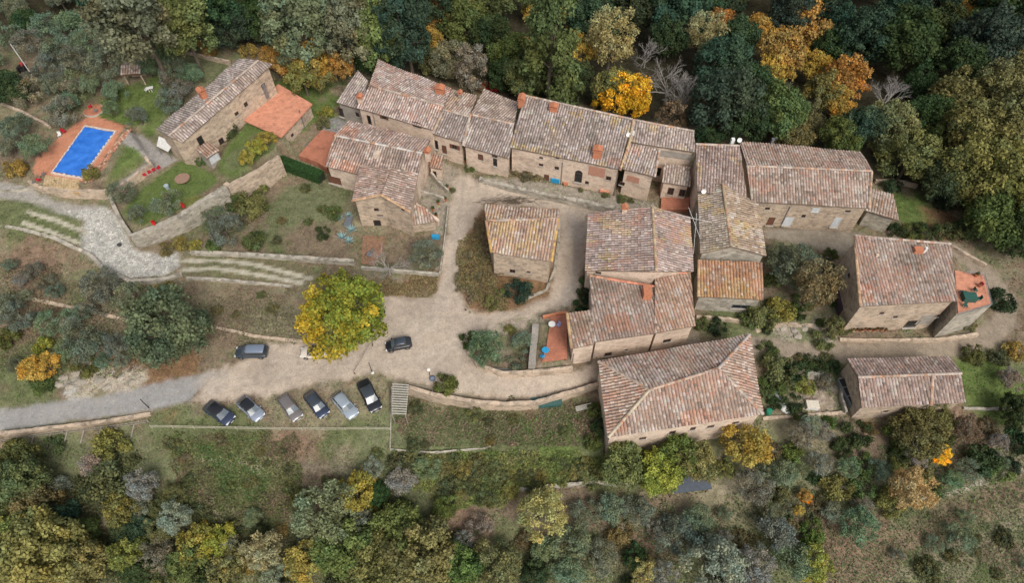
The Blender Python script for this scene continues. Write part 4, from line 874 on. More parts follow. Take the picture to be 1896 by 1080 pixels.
LIST = [  # forest edge and forest, back
 (250,30,62,'tall',SG),(330,35,48,'tall',OG),(210,10,40,'oak',MG),(420,40,42,'oak',BG),(470,30,40,'oak',DG),(555,42,52,'tall',SG),(638,48,46,'tall',SG),(695,62,40,'tall',OG),(752,55,46,'tall',BG),(505,60,30,'oak',DG),
 (812,30,32,'autumn',OR),(800,72,24,'autumn',GO),(860,40,44,'oak',MG),(905,60,40,'oak',DG),(950,100,42,'oak',MG),(1020,88,62,'conifer',MG),(1000,120,44,'oak',DG),(985,20,20,'autumn',GO),(1050,30,18,'autumn',GO),(1066,90,30,'autumn',GO),(968,95,22,'autumn',GO),
 (1130,88,42,'wispy',TAN),(1100,30,46,'oak',BG),(1180,20,46,'oak',DG),(1255,28,52,'oak',BG),(1200,85,30,'bare',GRY),(1245,130,52,'bare',GRY),(1275,165,44,'bare',GRY),(1306,78,34,'wispy',TAN),(1340,40,24,'autumn',OR),
 (1335,120,50,'oak',BG),(1340,195,62,'oak',BG),(1400,170,46,'oak',DG),(1375,235,42,'oak',DG),(1440,215,50,'oak',MG),(1405,60,34,'autumn',GO),(1450,90,42,'autumn',OR),(1490,45,42,'autumn',OR),(1500,15,30,'autumn',OR),(1440,130,30,'autumn',GO),(1510,120,30,'autumn',GO),(1568,140,40,'autumn',OR),(1550,185,30,'autumn',GO),(1520,170,34,'autumn',OG),
 (1445,185,34,'bare',GRY),(1650,165,40,'bare',GRY),(1600,70,54,'oak',BG),(1560,40,34,'oak',BG),(1680,80,60,'oak',DG),(1665,20,50,'oak',BG),(1740,60,50,'oak',DG),(1800,14,32,'autumn',GO),(1820,90,58,'oak',BG),(1870,40,56,'oak',DG),(1770,120,46,'oak',DG),
 (1790,185,52,'round',OG),(1860,180,50,'round',OG),(1590,235,44,'oak',BG),(1640,235,46,'oak',SG),(1560,255,36,'oak',MG),(1690,290,48,'round',OG),(1720,215,44,'oak',DG),(1760,250,40,'oak',MG),(1810,260,58,'round',OG),(1870,250,56,'round',OG),(1800,330,56,'round',OG),(1862,330,62,'round',OG),(1850,405,50,'round',MG),(1890,440,40,'oak',DG),(1745,340,40,'oak',DG),
 (1735,362,22,'bush',BG),(1650,343,14,'bush',BG),(1790,425,22,'bush',MG),(1756,432,18,'bush',MG),(1720,428,18,'bush',DG),(1690,428,16,'bush',MG),(1660,428,14,'bush',DG),
 (835,115,34,'round',SG),(870,130,32,'wispy',GRY),(800,105,26,'round',OG),(930,140,30,'oak',DG),(1060,140,36,'oak',DG),(1020,160,24,'round',DG),(886,160,15,'bush',BR),(1470,250,34,'oak',OG),(1500,225,30,'round',OG),(1310,255,26,'oak',DG),
 (1240,215,26,'wispy',BR),(575,112,36,'autumn',OR),(535,118,30,'autumn',OR),(618,122,26,'autumn',OR),(560,145,28,'autumn',OG),(505,105,22,'autumn',OR),(590,145,24,'autumn',OG),(680,110,24,'round',DG),(720,120,22,'round',MG),(460,95,16,'bush',OR),(385,88,16,'bush',OR),(350,85,14,'bush',OG),
 # olives top left
 (12,160,30,'oak',DG),(45,40,24,'oak',DG),(90,50,30,'olive',OLV),(130,40,30,'olive',OLV),(160,75,30,'olive',OLV),(105,90,28,'olive',OLV),(200,90,30,'olive',OLV),(60,80,28,'olive',OLV),(145,115,28,'olive',OLV),(235,78,22,'olive',OLV),(190,130,26,'olive',OLV),(290,82,20,'olive',OLV),(30,20,26,'olive',OLV),(10,70,26,'olive',OLV),(90,130,26,'olive',OLV),(160,155,26,'olive',OLV),(210,168,22,'olive',OLV),(120,190,26,'olive',OLV),(330,165,26,'olive',OLV),(350,135,22,'olive',OLV),(310,190,22,'olive',OLV),(255,215,20,'olive',OLV),(110,210,26,'olive',GRY),
 (30,235,26,'olive',OLV),(60,270,26,'olive',OLV),(20,270,22,'olive',OLV),(30,315,16,'bush',OR),(165,322,14,'bush',OG),(205,200,16,'olive',OLV),
 # gardens
 (417,243,24,'bush',DG),(495,252,14,'autumn',YG),(478,272,16,'autumn',YG),(455,292,14,'autumn',YG),(603,210,12,'bush',YG),(600,228,12,'bush',OG),(226,362,22,'olive',OLV),(305,378,24,'olive',OLV),(255,395,18,'olive',OLV),(358,290,10,'bush',MG),(370,300,9,'bush',MG),
 (415,425,30,'olive',OLV),(395,405,22,'olive',OLV),(465,385,24,'bush',OG),(482,352,14,'bush',OG),(470,445,20,'bush',MG),(435,375,18,'bush',MG),(445,405,14,'bush',BR),(620,395,14,'bush',MG),(598,430,12,'bush',DG),(520,410,8,'bush',OG),(335,452,14,'bush',YG),(362,455,12,'bush',YG),(310,460,12,'bush',OG),(395,455,14,'bush',MG),
 (785,470,26,'olive',OLV),(715,478,34,'bare',TAN),(958,543,23,'bush',BG),(930,545,10,'bush',OG),(912,560,12,'bush',OG),(872,475,12,'low',TAN),(888,515,12,'low',BR),(955,322,10,'low',TAN),(975,328,12,'low',BR),(995,331,11,'low',TAN),(1012,327,8,'low',BR),(1120,362,7,'low',OG),(1150,369,9,'low',MG),(1168,372,7,'low',OG),(935,314,8,'low',BR),(838,352,6,'low',OG),(868,312,8,'bush',MG),(1075,352,5,'low',OG),
 (900,645,34,'olive',OLV),(873,632,16,'bush',DG),(968,630,20,'olive',OLV),(955,670,14,'bush',OLV),(1085,545,14,'bush',DG),(1082,520,9,'bush',MG),(1075,565,12,'bush',DG),(945,610,10,'low',YG),(825,715,19,'bush',MG),
 # below the village
 (1150,866,34,'round',OG),(1195,862,28,'round',MG),(1218,880,34,'round',YG),(1252,848,33,'round',MG),(1290,858,34,'round',OG),(1110,790,16,'bush',DG),(1100,760,14,'bush',MG),(1095,820,14,'bush',MG),
 (1390,828,40,'autumn',OR),(1425,830,20,'low',BR),(1700,795,40,'round',OG),(1740,775,28,'round',OG),(1742,843,17,'autumn',YE),(1660,800,22,'bush',MG),(1790,800,24,'wispy',BR),(1880,760,30,'oak',DG),(1870,700,22,'olive',GRY),(1850,665,18,'low',DG),(1800,658,18,'bush',MG),(1880,650,18,'bush',OR),
 (1470,485,40,'olive',OLV),(1440,470,26,'olive',OLV),(1512,530,40,'wispy',BR),(1480,520,26,'olive',OLV),(1430,520,16,'bush',MG),(1410,585,24,'bush',OG),(1445,575,24,'bush',YG),(1385,590,16,'bush',MG),(1545,600,20,'autumn',OG),(1525,628,16,'bush',OG),(1565,610,12,'bush',MG),(1480,560,14,'bush',MG),(1530,495,12,'bush',DG),(1330,605,14,'bush',DG),(1300,600,12,'bush',MG),
 (1440,680,24,'bush',OG),(1475,690,20,'bush',DG),(1420,650,16,'bush',MG),(1490,715,18,'bush',YG),(1465,745,16,'bush',DG),(1480,770,12,'bush',MG),(1525,708,16,'low',GRY),(1520,680,12,'bush',DG),(1545,680,12,'bush',DG),
 (1853,557,24,'bush',DG),(1795,600,13,'bush',OG),(1650,340,10,'bush',BG),(1500,790,18,'wispy',GRY),(1585,800,22,'bush',DG),
 # slope left
 (310,612,61,'round',(.135, .145, .0901)),(300,545,20,'autumn',OG),(67,683,28,'autumn',GO),(80,642,17,'bush',YG),(75,715,18,'bush',MG),(190,530,32,'olive',OLV),(240,560,34,'olive',OLV),(175,560,22,'olive',OLV),(30,590,26,'olive',OLV),(100,600,28,'olive',OLV),(160,635,34,'olive',OLV),(120,650,24,'olive',OLV),(220,640,24,'olive',OLV),(10,560,22,'olive',OLV),(205,630,12,'low',OR),(130,600,20,'olive',GRY),
 # bottom
 (30,890,54,'oak',MG),(60,940,40,'oak',OG),(75,1020,70,'oak',(.245, .24, .0902)),(140,1040,52,'oak',(.245, .24, .0902)),(10,1010,50,'oak',(.245, .24, .0902)),(30,850,34,'oak',MG),(200,885,48,'low',DG),(165,905,30,'low',DG),(235,905,30,'low',DG),(170,860,26,'olive',GRY),(210,825,28,'bush',OG),(100,830,18,'bush',MG),(120,960,30,'oak',BG),(270,900,26,'wispy',GRY),(110,900,22,'olive',OLV),
 (225,950,30,'autumn',OG),(260,985,26,'round',BG),(290,1030,34,'olive',OLV),(330,960,26,'wispy',GRY),(360,1000,34,'autumn',YG),(400,1010,28,'autumn',YG),(350,1050,34,'round',MG),(250,1060,30,'oak',DG),(420,1060,34,'autumn',OG),(490,1020,36,'wispy',TAN),(520,985,14,'low',OR),(560,1040,36,'autumn',YG),(470,960,20,'olive',OLV),(300,975,24,'round',OG),
 (660,905,34,'autumn',YG),(610,960,52,'wispy',SG),(640,1010,50,'round',MG),(730,985,46,'round',OG),(780,1030,60,'round',OG),(700,1050,50,'round',OG),(850,1050,40,'round',MG),(930,1045,42,'wispy',OG),(740,890,28,'olive',GRY),(790,870,22,'olive',OLV),(690,870,20,'olive',GRY),(885,975,24,'olive',GRY),(810,965,18,'low',BR),
 (1000,945,42,'wispy',TAN),(970,1000,20,'low',BR),(1010,1020,28,'olive',OLV),(1060,1000,34,'olive',OLV),(1085,950,26,'olive',OLV),(1130,940,28,'olive',OLV),(1180,945,28,'olive',OLV),(1110,1030,34,'olive',OLV),(1050,1060,34,'olive',OLV),(990,1060,24,'round',DG),(1200,1055,26,'wispy',TAN),(1180,1035,22,'round',DG),(1250,985,34,'olive',OLV),(1290,960,28,'olive',OLV),(1330,1035,50,'wispy',GRY),(1400,1050,32,'wispy',GRY),(1440,990,36,'olive',OLV),(1470,1035,36,'olive',OLV),(1430,950,22,'olive',OLV),(1515,1050,28,'autumn',YG),
 (1395,905,32,'olive',OLV),(1450,880,28,'olive',OLV),(1490,920,12,'autumn',OR),(1478,945,10,'autumn',GO),(1690,912,36,'wispy',(.37, .33, .1602)),(1650,930,22,'bush',OG),(1590,975,34,'olive',OLV),(1540,950,22,'olive',OLV),(1570,870,20,'olive',OLV),(1600,860,18,'bush',MG),(1520,860,20,'olive',GRY),(1545,900,22,'bush',OG),(1600,900,20,'bush',MG),(1630,870,18,'olive',OLV),(1760,890,20,'olive',OLV),(1820,850,28,'bush',DG),(1790,870,20,'olive',OLV),(1780,995,24,'olive',OLV),(1860,1000,20,'low',DG),(1720,1060,26,'low',MG),(1560,830,16,'bush',DG),(1480,810,20,'wispy',GRY),(1520,800,18,'olive',GRY),(1850,820,20,'olive',GRY),(1885,820,24,'bush',DG),(1830,790,18,'low',BR),(1500,990,20,'bush',MG),(1340,870,18,'bush',OG),(1700,850,16,'olive',GRY)]
for (x, y, r, stl, c) in LIST:
    if stl == 'olive' and c == OLV: pass
    plant(x, y, r, stl, tuple(v * random.uniform(.88, 1.15) for v in c), D[c] + ' ' + NOUN[stl])
# the two showpiece trees
def tint_center(p, r, n):
    w = -.8 * p[0] - .3 * p[1] - .35 * p[2] + r.normal(0, 1.0) - .4; o = p[0] * .4 - p[1] * .6 + r.normal(0, .8) - 1.2
    m = 1 / (1 + math.exp(-(w - .8) * 1.3)); a = np.array([.19, .25, .05]); b = np.array([.54, .40, .05])
    if o > 2.0: m = max(m, .6)
    q = np.clip(m + r.normal(0, .22, (n, 1)), 0, 1); return a + (b - a) * q
ST['lime'] = (4.4, 3.4, 4.8, 86, .95, 210, .19, .6)
me, cl = crown_mesh('lime', 555, tint_center); PROTO[('lime', 0)] = (me, trunk_mesh('lime', 3, cl), 4.4, 4.8); NAMES['lime'] = 'autumn_tree'
o = plant(631, 575, 76, 'lime', (1, 1, 1), '', var=0, label='large green tree turning yellow and orange beside the gravel car park'); o.rotation_euler.z = 0; o.scale = (o.scale.x,) * 3
plant(1152, 178, 38, 'autumn', YE, '', label='bright yellow autumn tree directly behind the longest north house', name='autumn_tree')
plant(1184, 196, 22, 'autumn', YE, '', label='small yellow autumn tree touching the right of the bright yellow one')
plant(1118, 186, 18, 'autumn', YE, '', label='small yellow autumn tree touching the left of the bright yellow one')
plant(909, 163, 13, 'bush', (.42, .04, .04), '', label='scarlet shrub behind the roof of the middle row house')
plant(1495, 925, 9, 'bush', (.80, .30, .03), '', label='vivid orange little shrub among the olives below the lower barn')
# fill the woods and groves
BUSY = [(x, y, r) for (x, y, r, s, c) in LIST] + [(246,140,34),(40,125,24),(277,165,20),(173,204,22),(655,830,14)]
def inpoly(x, y, pts):
    c = False
    for i in range(len(pts)):
        (x0, y0), (x1, y1) = pts[i], pts[i - 1]
        if (y0 > y) != (y1 > y) and x < (x1 - x0) * (y - y0) / (y1 - y0) + x0: c = not c
    return c
def fill(pts, n, rmin, rmax, pal, sep, seed, tries=4000):
    rr = random.Random(seed); xs_ = [p[0] for p in pts]; ys_ = [p[1] for p in pts]; k = 0
    for _ in range(tries):
        if k >= n: break
        x = rr.uniform(min(xs_), max(xs_)); y = rr.uniform(min(ys_), max(ys_)); r = rr.uniform(rmin, rmax)
        if not inpoly(x, y, pts) or any((x - a) ** 2 + (y - b) ** 2 < (sep * (r + c)) ** 2 for a, b, c in BUSY): continue
        stl, c = rr.choice(pal); BUSY.append((x, y, r)); k += 1
        plant(x, y, r, stl, tuple(v * rr.uniform(.85, 1.15) for v in c), D[c] + ' ' + NOUN[stl])
FP = [('oak', DG), ('oak', DG), ('oak', BG), ('oak', MG), ('round', DG), ('tall', BG), ('oak', OG), ('round', MG)]
fill([(150,-20),(150,30),(340,62),(480,80),(640,105),(850,118),(960,160),(1100,170),(1290,225),(1400,240),(1600,262),(1680,315),(1800,380),(1990,470),(2100,200),(2060,-190),(-60,-190),(-60,-60),(150,-40)], 120, 30, 54, FP, .52, 1)
fill([(-40,-40),(130,-40),(150,20),(320,90),(350,150),(290,150),(60,190),(-40,180)], 14, 20, 28, [('olive', OLV), ('olive', OLV), ('olive', GRY)], .55, 2)
fill([(-20,830),(270,860),(330,930),(480,960),(590,900),(700,900),(720,1110),(-20,1110)], 34, 16, 34, [('round', OG), ('autumn', OG), ('olive', GRY), ('wispy', GRY), ('round', MG), ('oak', DG), ('low', DG)], .55, 3)
fill([(740,930),(960,960),(1060,1000),(1300,1000),(1500,1110),(700,1110)], 14, 14, 30, [('olive', OLV), ('round', DG), ('round', MG), ('wispy', GRY), ('low', BR)], .55, 4)
fill([(1050,920),(1330,930),(1450,860),(1490,780),(1800,790),(1896,830),(1896,870),(1700,920),(1560,1000),(1330,1010),(1060,980)], 34, 9, 22, [('olive', OLV), ('olive', GRY), ('bush', MG), ('bush', DG), ('low', BR), ('bush', OG)], .62, 5)
fill([(1640,1000),(1896,900),(1910,1100),(1600,1100)], 10, 8, 17, [('olive', OLV), ('low', OG), ('low', MG)], .9, 6)
fill([(-20,470),(130,520),(230,600),(230,680),(-20,680)], 14, 9, 22, [('olive', OLV), ('olive', GRY), ('low', BR), ('bush', MG)], .7, 7)
fill([(350,540),(540,545),(540,625),(400,600)], 4, 7, 12, [('low', OG), ('low', BR), ('low', MG)], .8, 8)
fill([(300,805),(720,840),(640,890),(520,950),(330,900)], 16, 7, 15, [('low', MG), ('low', DG), ('low', OG), ('low', BR)], .9, 9)
fill([(740,740),(870,755),(1090,750),(1110,830),(735,828)], 8, 7, 14, [('low', MG), ('low', OG), ('low', DG), ('bush', OG)], .9, 10)
fill([(735,840),(1110,850),(1110,890),(960,905),(900,930),(740,890)], 44, 11, 22, [('low', MG), ('low', YG), ('low', OG), ('low', MG), ('low', DG)], .45, 11)
fill([(510,330),(640,340),(650,450),(500,455)], 4, 6, 11, [('low', MG), ('low', OG), ('low', DG)], 1, 12)
fill([(1420,440),(1550,470),(1560,600),(1420,610)], 10, 9, 16, [('bush', MG), ('bush', DG), ('low', OG)], .6, 13)
fill([(1400,640),(1540,665),(1560,700),(1420,760)], 8, 9, 15, [('bush', MG), ('bush', DG), ('low', OG)], .7, 14)
# labels by nearest landmark
LM = [('the swimming pool',150,280),('the farmhouse',400,190),('the orange terrace annex',515,200),('the tall row house',750,180),('the middle row house',905,240),('the longest north house',1060,250),('the stepped row house',1225,270),
 ('the long right house',1500,320),('the lean-to shed',1635,380),('the crooked gable house',1355,420),('the island house',965,450),('the big gable house',1180,450),('the lower wing',1180,580),('the hipped house',1260,715),
 ('the right hand house',1680,500),('the lane bend',1860,560),('the lower barn',1690,710),('the arched house',700,330),('the kitchen garden',580,400),('the cobbled ramp',230,460),('the big dark oak',310,612),('the big yellowing tree',628,576),
 ('the white gabled well house',245,128),('the leaning utility pole',60,130),('the asphalt road',120,770),('the row of parked cars',540,755),('the slatted pergola',740,740),('the green lidded box',1010,745),('the kitchen plot',900,800),
 ('the red terrace',1030,630),('the dark slate shelter',1275,895),('the top left photo corner',0,0),('the bottom left photo corner',0,1080),('the bottom right photo corner',1896,1080),('the top right photo corner',1896,0),
 ('the bottom edge centre',948,1080),('the top edge centre',948,0),('the bare grey trees',1245,130),('the orange wood',1470,80),('the tan wispy tree',1000,945),('the twin bushy trees',1240,850),('the green ivy bank',900,870),
 ('the orange autumn hedge',575,115),('the dirt track',1700,990),('the olive court',1480,500),('the orange gold tree',1388,822),('the greyish bottom trees',1350,1040),('the bright yellow shrub',1742,843)]
LM = [(a.replace('white gabled', 'small'), b, c) for a, b, c in LM]
ORD = ['nearest', 'second nearest', 'third nearest', 'fourth nearest', 'fifth nearest', 'sixth nearest', 'seventh nearest', 'eighth nearest', 'ninth nearest', 'tenth nearest', 'eleventh nearest', 'twelfth nearest', 'thirteenth nearest', 'fourteenth nearest', 'fifteenth nearest']
GRP = {}
for (o, desc, x, y) in PLANTS:
    nm, lx, ly = min(LM, key=lambda l: (l[1] - x) ** 2 + (l[2] - y) ** 2); dx, dy = x - lx, y - ly
    side = ('right of' if dx > 0 else 'left of') if abs(dx) > abs(dy) else ('below' if dy > 0 else 'above'); GRP.setdefault((desc, side, nm), []).append((dx * dx + dy * dy, o))
for (desc, side, nm), L in GRP.items():
    L.sort(key=lambda t: t[0])
    for i, (_, o) in enumerate(L):
        o['label'] = f'{desc} {side} {nm}' + (f', {ORD[i]} of its kind' if len(L) > 1 else '')
        w = desc.split(); o['group'] = {'tree': 'trees of the woods and groves', 'shrub': 'shrubs on the slopes and in gardens', 'conifer': 'trees of the woods and groves'}[w[-1]] if w[-2] != 'olive' else 'olive trees'

# ground cover: small leaves and tufts everywhere off the tracks
def ground_v(x, y):
    fx = np.clip((x + 140) / STEP, 0, 698.9); fy = np.clip((y - 3) / STEP, 0, 403.9); i = fx.astype(int); j = fy.astype(int); fx = fx - i; fy = fy - j; i = i + IX0; j = j + IY0
    return (GZ[j, i] * (1 - fx) + GZ[j, i + 1] * fx) * (1 - fy) + (GZ[j + 1, i] * (1 - fx) + GZ[j + 1, i + 1] * fx) * fy, j, i
n = 420000; y = RNG.uniform(12, 150, n) ; x = RNG.uniform(-1, 1, n) * (.80 * (y * CP + CAMH * SP) + 6)
z, j, i = ground_v(x, y); lw = CLS[j, i] == 1; ok = ((CLS[j, i] == 0) & (CLS[j + 1, i] == 0) & (CLS[j, i + 1] == 0)) | lw
cl_ = fbm(x / 1.4, y / 1.4, 77, 3); ok &= (cl_ + RNG.uniform(-.25, .25, n)) > .42
x, y, z, j, i, cl_ = (a[ok] for a in (x, y, z, j, i, cl_)); m = len(x); lw = lw[ok]
hgt = np.clip((cl_ - .42) * 1.1, .03, .5) * RNG.uniform(.2, 1, m) * np.where(lw, .12, 1); T = ALB[j, i] * RNG.uniform(.65, 1.55, (m, 1)) * (1 + RNG.normal(0, .10, (m, 3)))
g = (RNG.random((m, 1)) < .3); T = np.where(g, T * np.array([.75, 1.2, .65]), T)
me = quads_mesh('ground_cover', np.stack([x, y, z + hgt], 1), unit(np.stack([RNG.normal(0, .5, m), RNG.normal(0, .5, m), np.ones(m)], 1)), RNG.uniform(.06, .19, m), np.clip(T, .01, .7), .7)
o = link_mesh('ground_cover', me, None); tag(o, 'weeds, grass tufts and fallen leaves covering the slopes and banks', 'ground cover', kind='stuff')
# climbing green mass on the bank below the kitchen plot and slopes
def mass(poly, n, h, cols, name, label, cat):
    w = wpoly(poly); xs_ = [p.x for p in w]; ys_ = [p.y for p in w]; x = RNG.uniform(min(xs_), max(xs_), n * 3); y = RNG.uniform(min(ys_), max(ys_), n * 3); s = poly_sd(x, y, w) + (fbm(x / 2, y / 2, 5) - .5) * 5
    ok = s > 0; x, y = x[ok][:n], y[ok][:n]; m = len(x); z, j, i = ground_v(x, y); b = fbm(x / 2.3, y / 2.3, 41, 4); c = np.array(cols)[np.clip((fbm(x / 3, y / 3, 43, 3) * 1.6 - .3 + RNG.normal(0, .12, m)) * len(cols), 0, len(cols) - 1).astype(int)]
    me = quads_mesh(name, np.stack([x, y, z + h * np.clip(b * 1.8 - .4, 0.02, 1.3) * RNG.uniform(.6, 1, m)], 1), unit(np.stack([RNG.normal(0, .6, m), RNG.normal(0, .6, m), np.ones(m)], 1)), RNG.uniform(.08, .20, m), c * RNG.uniform(.6, 1.5, (m, 1)), .8)
    tag(link_mesh(name, me, None), label, cat, kind='stuff')
mass([(728,838),(800,842),(960,838),(1110,848),(1120,888),(960,905),(930,945),(830,940),(740,900)], 26000, 1.3, [(.12,.16,.055),(.17,.215,.07),(.23,.25,.085),(.19,.18,.09),(.14,.19,.07)], 'ivy_bank', 'tangled green ivy and bramble covering the bank below the kitchen plot', 'ivy')
mass([(300,805),(480,800),(560,830),(560,900),(520,960),(380,960),(330,900)], 12000, .6, [(.10,.15,.055),(.16,.17,.07),(.14,.14,.075),(.20,.15,.10)], 'nettles', 'patchy green nettles and weeds on the slope below the parked cars', 'weeds')
mass([(-40,860),(300,900),(560,940),(720,900),(760,960),(900,1000),(900,1110),(-40,1110)], 26000, 1.2, [(.15,.13,.075),(.13,.15,.07),(.18,.15,.10),(.15,.18,.07)], 'undergrowth', 'dense bramble undergrowth between the bottom left trees', 'undergrowth')

mass([(1060,930),(1330,935),(1500,870),(1800,800),(1960,830),(1960,1200),(1000,1200),(1000,1000)], 30000, .45, [(.145,.18,.085),(.18,.20,.11),(.12,.16,.075),(.18,.165,.10)], 'scrub', 'grey green scrub and dry weeds between the olives of the lower right slope', 'scrub')
mass([(-40,470),(150,520),(330,560),(540,545),(560,630),(400,640),(250,700),(-40,690)], 15000, .4, [(.19,.17,.11),(.16,.16,.09),(.22,.17,.12)], 'dry_weeds', 'brownish dry weeds on the slope around the big dark oak', 'weeds')
n = 9000; x = RNG.uniform(-70, 50, n); y = RNG.uniform(20, 90, n); z, j, i = ground_v(x, y); e = fbm(x / 2.2, y / 2.2, 99, 3)
ok = (CLS[j, i] >= 6) & (CLS[j, i] != 7) & (e + RNG.uniform(-.1, .1, n) > .52); x, y, z = x[ok], y[ok], z[ok]; m = len(x)
me = quads_mesh('loose_stones', np.stack([x, y, z + .04], 1), unit(np.stack([RNG.normal(0, .5, m), RNG.normal(0, .5, m), np.ones(m)], 1)), RNG.uniform(.03, .10, m), np.array([.42, .37, .31]) * RNG.uniform(.45, 1.35, (m, 1)), .9)
tag(link_mesh('loose_stones', me, None), 'loose pebbles and dry leaves scattered over the gravel yard and lanes', 'loose stones', kind='stuff')

mass([(846,470),(880,402),(900,415),(908,475),(925,530),(940,575),(905,584),(868,570),(852,540)], 9000, .9, [(.19,.15,.09),(.24,.19,.09),(.16,.16,.08),(.22,.16,.11)], 'ivy_patch', 'brownish ivy and dry brambles on the left side of the island house', 'ivy')
mass([(700,520),(812,508),(806,545),(760,552),(705,545)], 2500, .35, [(.24,.19,.10),(.20,.17,.09),(.28,.17,.09)], 'leaf_litter', 'dry leaves and weeds below the mossy wall right of the big yellowing tree', 'leaf litter')

mass([(735,735),(870,760),(990,758),(1095,735),(1112,825),(735,828)], 9000, .4, [(.16,.17,.085),(.22,.17,.12),(.13,.17,.07),(.20,.18,.11),(.24,.17,.12)], 'garden_weeds', 'mixed green and brown weeds overgrowing the kitchen plot', 'weeds')
# ------------------------------------------------------------------ cars
def paintmat(name, c, met=.3):
    return plain('car_paint_' + name, c, .32, met, var=.06, sc=1.0, spec=.5, coat=.5)
M_TYRE = plain('tyre_rubber', (.02, .02, .02), .9); M_RIM = plain('alloy', (.35, .36, .37), .35, .8); M_CGL = plain('car_glass', (.03, .038, .045), .12, spec=.8, var=.05)
M_SCR = plain('windscreen_glass', (.10, .125, .145), .18, spec=.7, var=.05); M_LAMP = plain('headlamp_glass', (.75, .76, .78), .2); M_TAIL = plain('tail_lamp', (.20, .02, .02), .3)
M_TRIM = plain('black_trim', (.02, .02, .02), .6); M_PLATE = plain('number_plate', (.65, .65, .62), .5)
def make_car(px, py, ang, L, Wd, H, body, roofm, label, style='hatch', hood=None, z=0):
    """ang: heading in degrees, measured in the ground plane (0 = right, 90 = away)"""
    p = at(px, py, .6); g = ground(p.x, p.y); o = thing('parked_car', (p.x, p.y, g + .02), label, 'car', 'cars parked in the gravel yard', math.radians(ang))
    h = L / 2; hw = Wd / 2; st = {'hatch': (.30, .62, -.28, -.92), 'wagon': (.30, .60, -.34, -.93), 'sedan': (.30, .62, -.22, -.62), 'suv': (.34, .64, -.42, -.95)}[style]
    fx0, fx1, rx0, rx1 = st[0] * h * .72, st[1] * h * .82, st[2] * 2.0 * h * .95, st[3] * h   # roof front, cowl, roof rear, tail base
    zb = .60 * H if style != 'suv' else .58 * H; zr = H
    mb = MB(); sec = [(-h, .74, .50, .82), (-h * .985, .86, .34, .92), (-h * .90, .96, .27, .99), (-h * .62, 1.0, .24, 1.0), (0, 1.0, .22, 1.0), (h * .55, 1.0, .24, .99), (h * .72, .985, .25, .93), (h * .88, .93, .28, .86), (h * .97, .82, .34, .76), (h, .66, .42, .66)]
    v = []; K = 9
    for x, w, z0, zt in sec:
        w *= hw; zt = zt * zb if x <= h * .56 else zt * zb; z0 = z0
        ring = [(-w * .80, z0), (-w * .97, z0 + .12), (-w, (z0 + zt) / 2), (-w * .955, zt - .09), (-w * .84, zt - .01), (0, zt + .035), (w * .84, zt - .01), (w * .955, zt - .09), (w, (z0 + zt) / 2), (w * .97, z0 + .12), (w * .80, z0)]
        v += [(x, y, zz) for y, zz in ring]
    n = 11; f = []
    for i in range(len(sec) - 1):
        for k in range(n): f.append((i * n + k, (i + 1) * n + k, (i + 1) * n + (k + 1) % n, i * n + (k + 1) % n))
    f += [tuple(range(n)), tuple(reversed([(len(sec) - 1) * n + k for k in range(n)]))]
    mb.add(v, f)
    for sx in (-1, 1):
        for xw in (-h * .60, h * .62):                       # wheel arch lips
            pr = [(xw + math.cos(t) * .40, .32 + math.sin(t) * .40) for t in [k * math.pi / 8 for k in range(9)]]
            for a, c in zip(pr[:-1], pr[1:]): mb.tube((a[0], sx * hw * .985, a[1]), (c[0], sx * hw * .985, c[1]), .035, n=4, caps=False)
    bo = mb.build('body', body, o, local=True, smooth=True)
    if hood:
        m = MB(); m.add([(fx1 + .05, -hw * .74, zb + .012), (fx1 + .05, 0, zb + .04), (fx1 + .05, hw * .74, zb + .012), (h * .86, hw * .70, zb * .885), (h * .86, 0, zb * .90), (h * .86, -hw * .70, zb * .885)], [(0, 5, 4, 1), (1, 4, 3, 2)]); m.build('bonnet', hood, o, local=True, smooth=True)
    wt, wb2 = hw * .70, hw * .90
    B = [(fx1, wb2 * .92), (fx0, wt), (rx0, wt), (rx1, wb2 * .93)]
    def pane(name, pts, mat, par=None): m = MB(); m.add(pts, [tuple(range(len(pts)))]); return m.build(name, mat, par or o, local=True)
    zc = zb - .03
    pane('windscreen', [(fx1 + .02, -wb2 * .92, zc), (fx1 + .12, 0, zc + .01), (fx1 + .02, wb2 * .92, zc), (fx0, wt, zr - .05), (fx0 + .03, 0, zr - .03), (fx0, -wt, zr - .05)], M_SCR)
    pane('rear_window', [(rx1 - .0, wb2 * .93, zc), (rx1 - .05, 0, zc), (rx1, -wb2 * .93, zc), (rx0 - .02, -wt, zr - .06), (rx0 - .03, 0, zr - .04), (rx0 - .02, wt, zr - .06)], M_CGL)
    for s in (-1, 1):
        q = [(fx1 - .02, s * wb2 * .94, zc), (rx1 + .05, s * wb2 * .95, zc), (rx0, s * (wt + .015), zr - .06), (fx0, s * (wt + .015), zr - .06)]; pane('side_window', q if s > 0 else q[::-1], M_CGL)
    m = MB()
    for s in (-1, 1):
        for a, c in (((fx1, wb2 * .93, zc), (fx0, wt, zr - .05)), ((rx1, wb2 * .94, zc), (rx0, wt, zr - .06)), (((fx0 + rx0) / 2, wb2 * .96, zc), ((fx0 + rx0) / 2, wt + .01, zr - .06))):
            m.tube((a[0], a[1] * s, a[2]), (c[0], c[1] * s, c[2]), .035, n=5)
    m.build('pillars', body, o, local=True)
    m = MB(); cols = []
    xs_ = [fx0 + .10, fx0, fx0 - .25, (fx0 + rx0) / 2, rx0 + .25, rx0, rx0 - .10]; zz = [-.085, -.035, .0, .025, .0, -.035, -.085]; ww = [.86, .97, 1.02, 1.03, 1.02, .97, .86]
    v = []
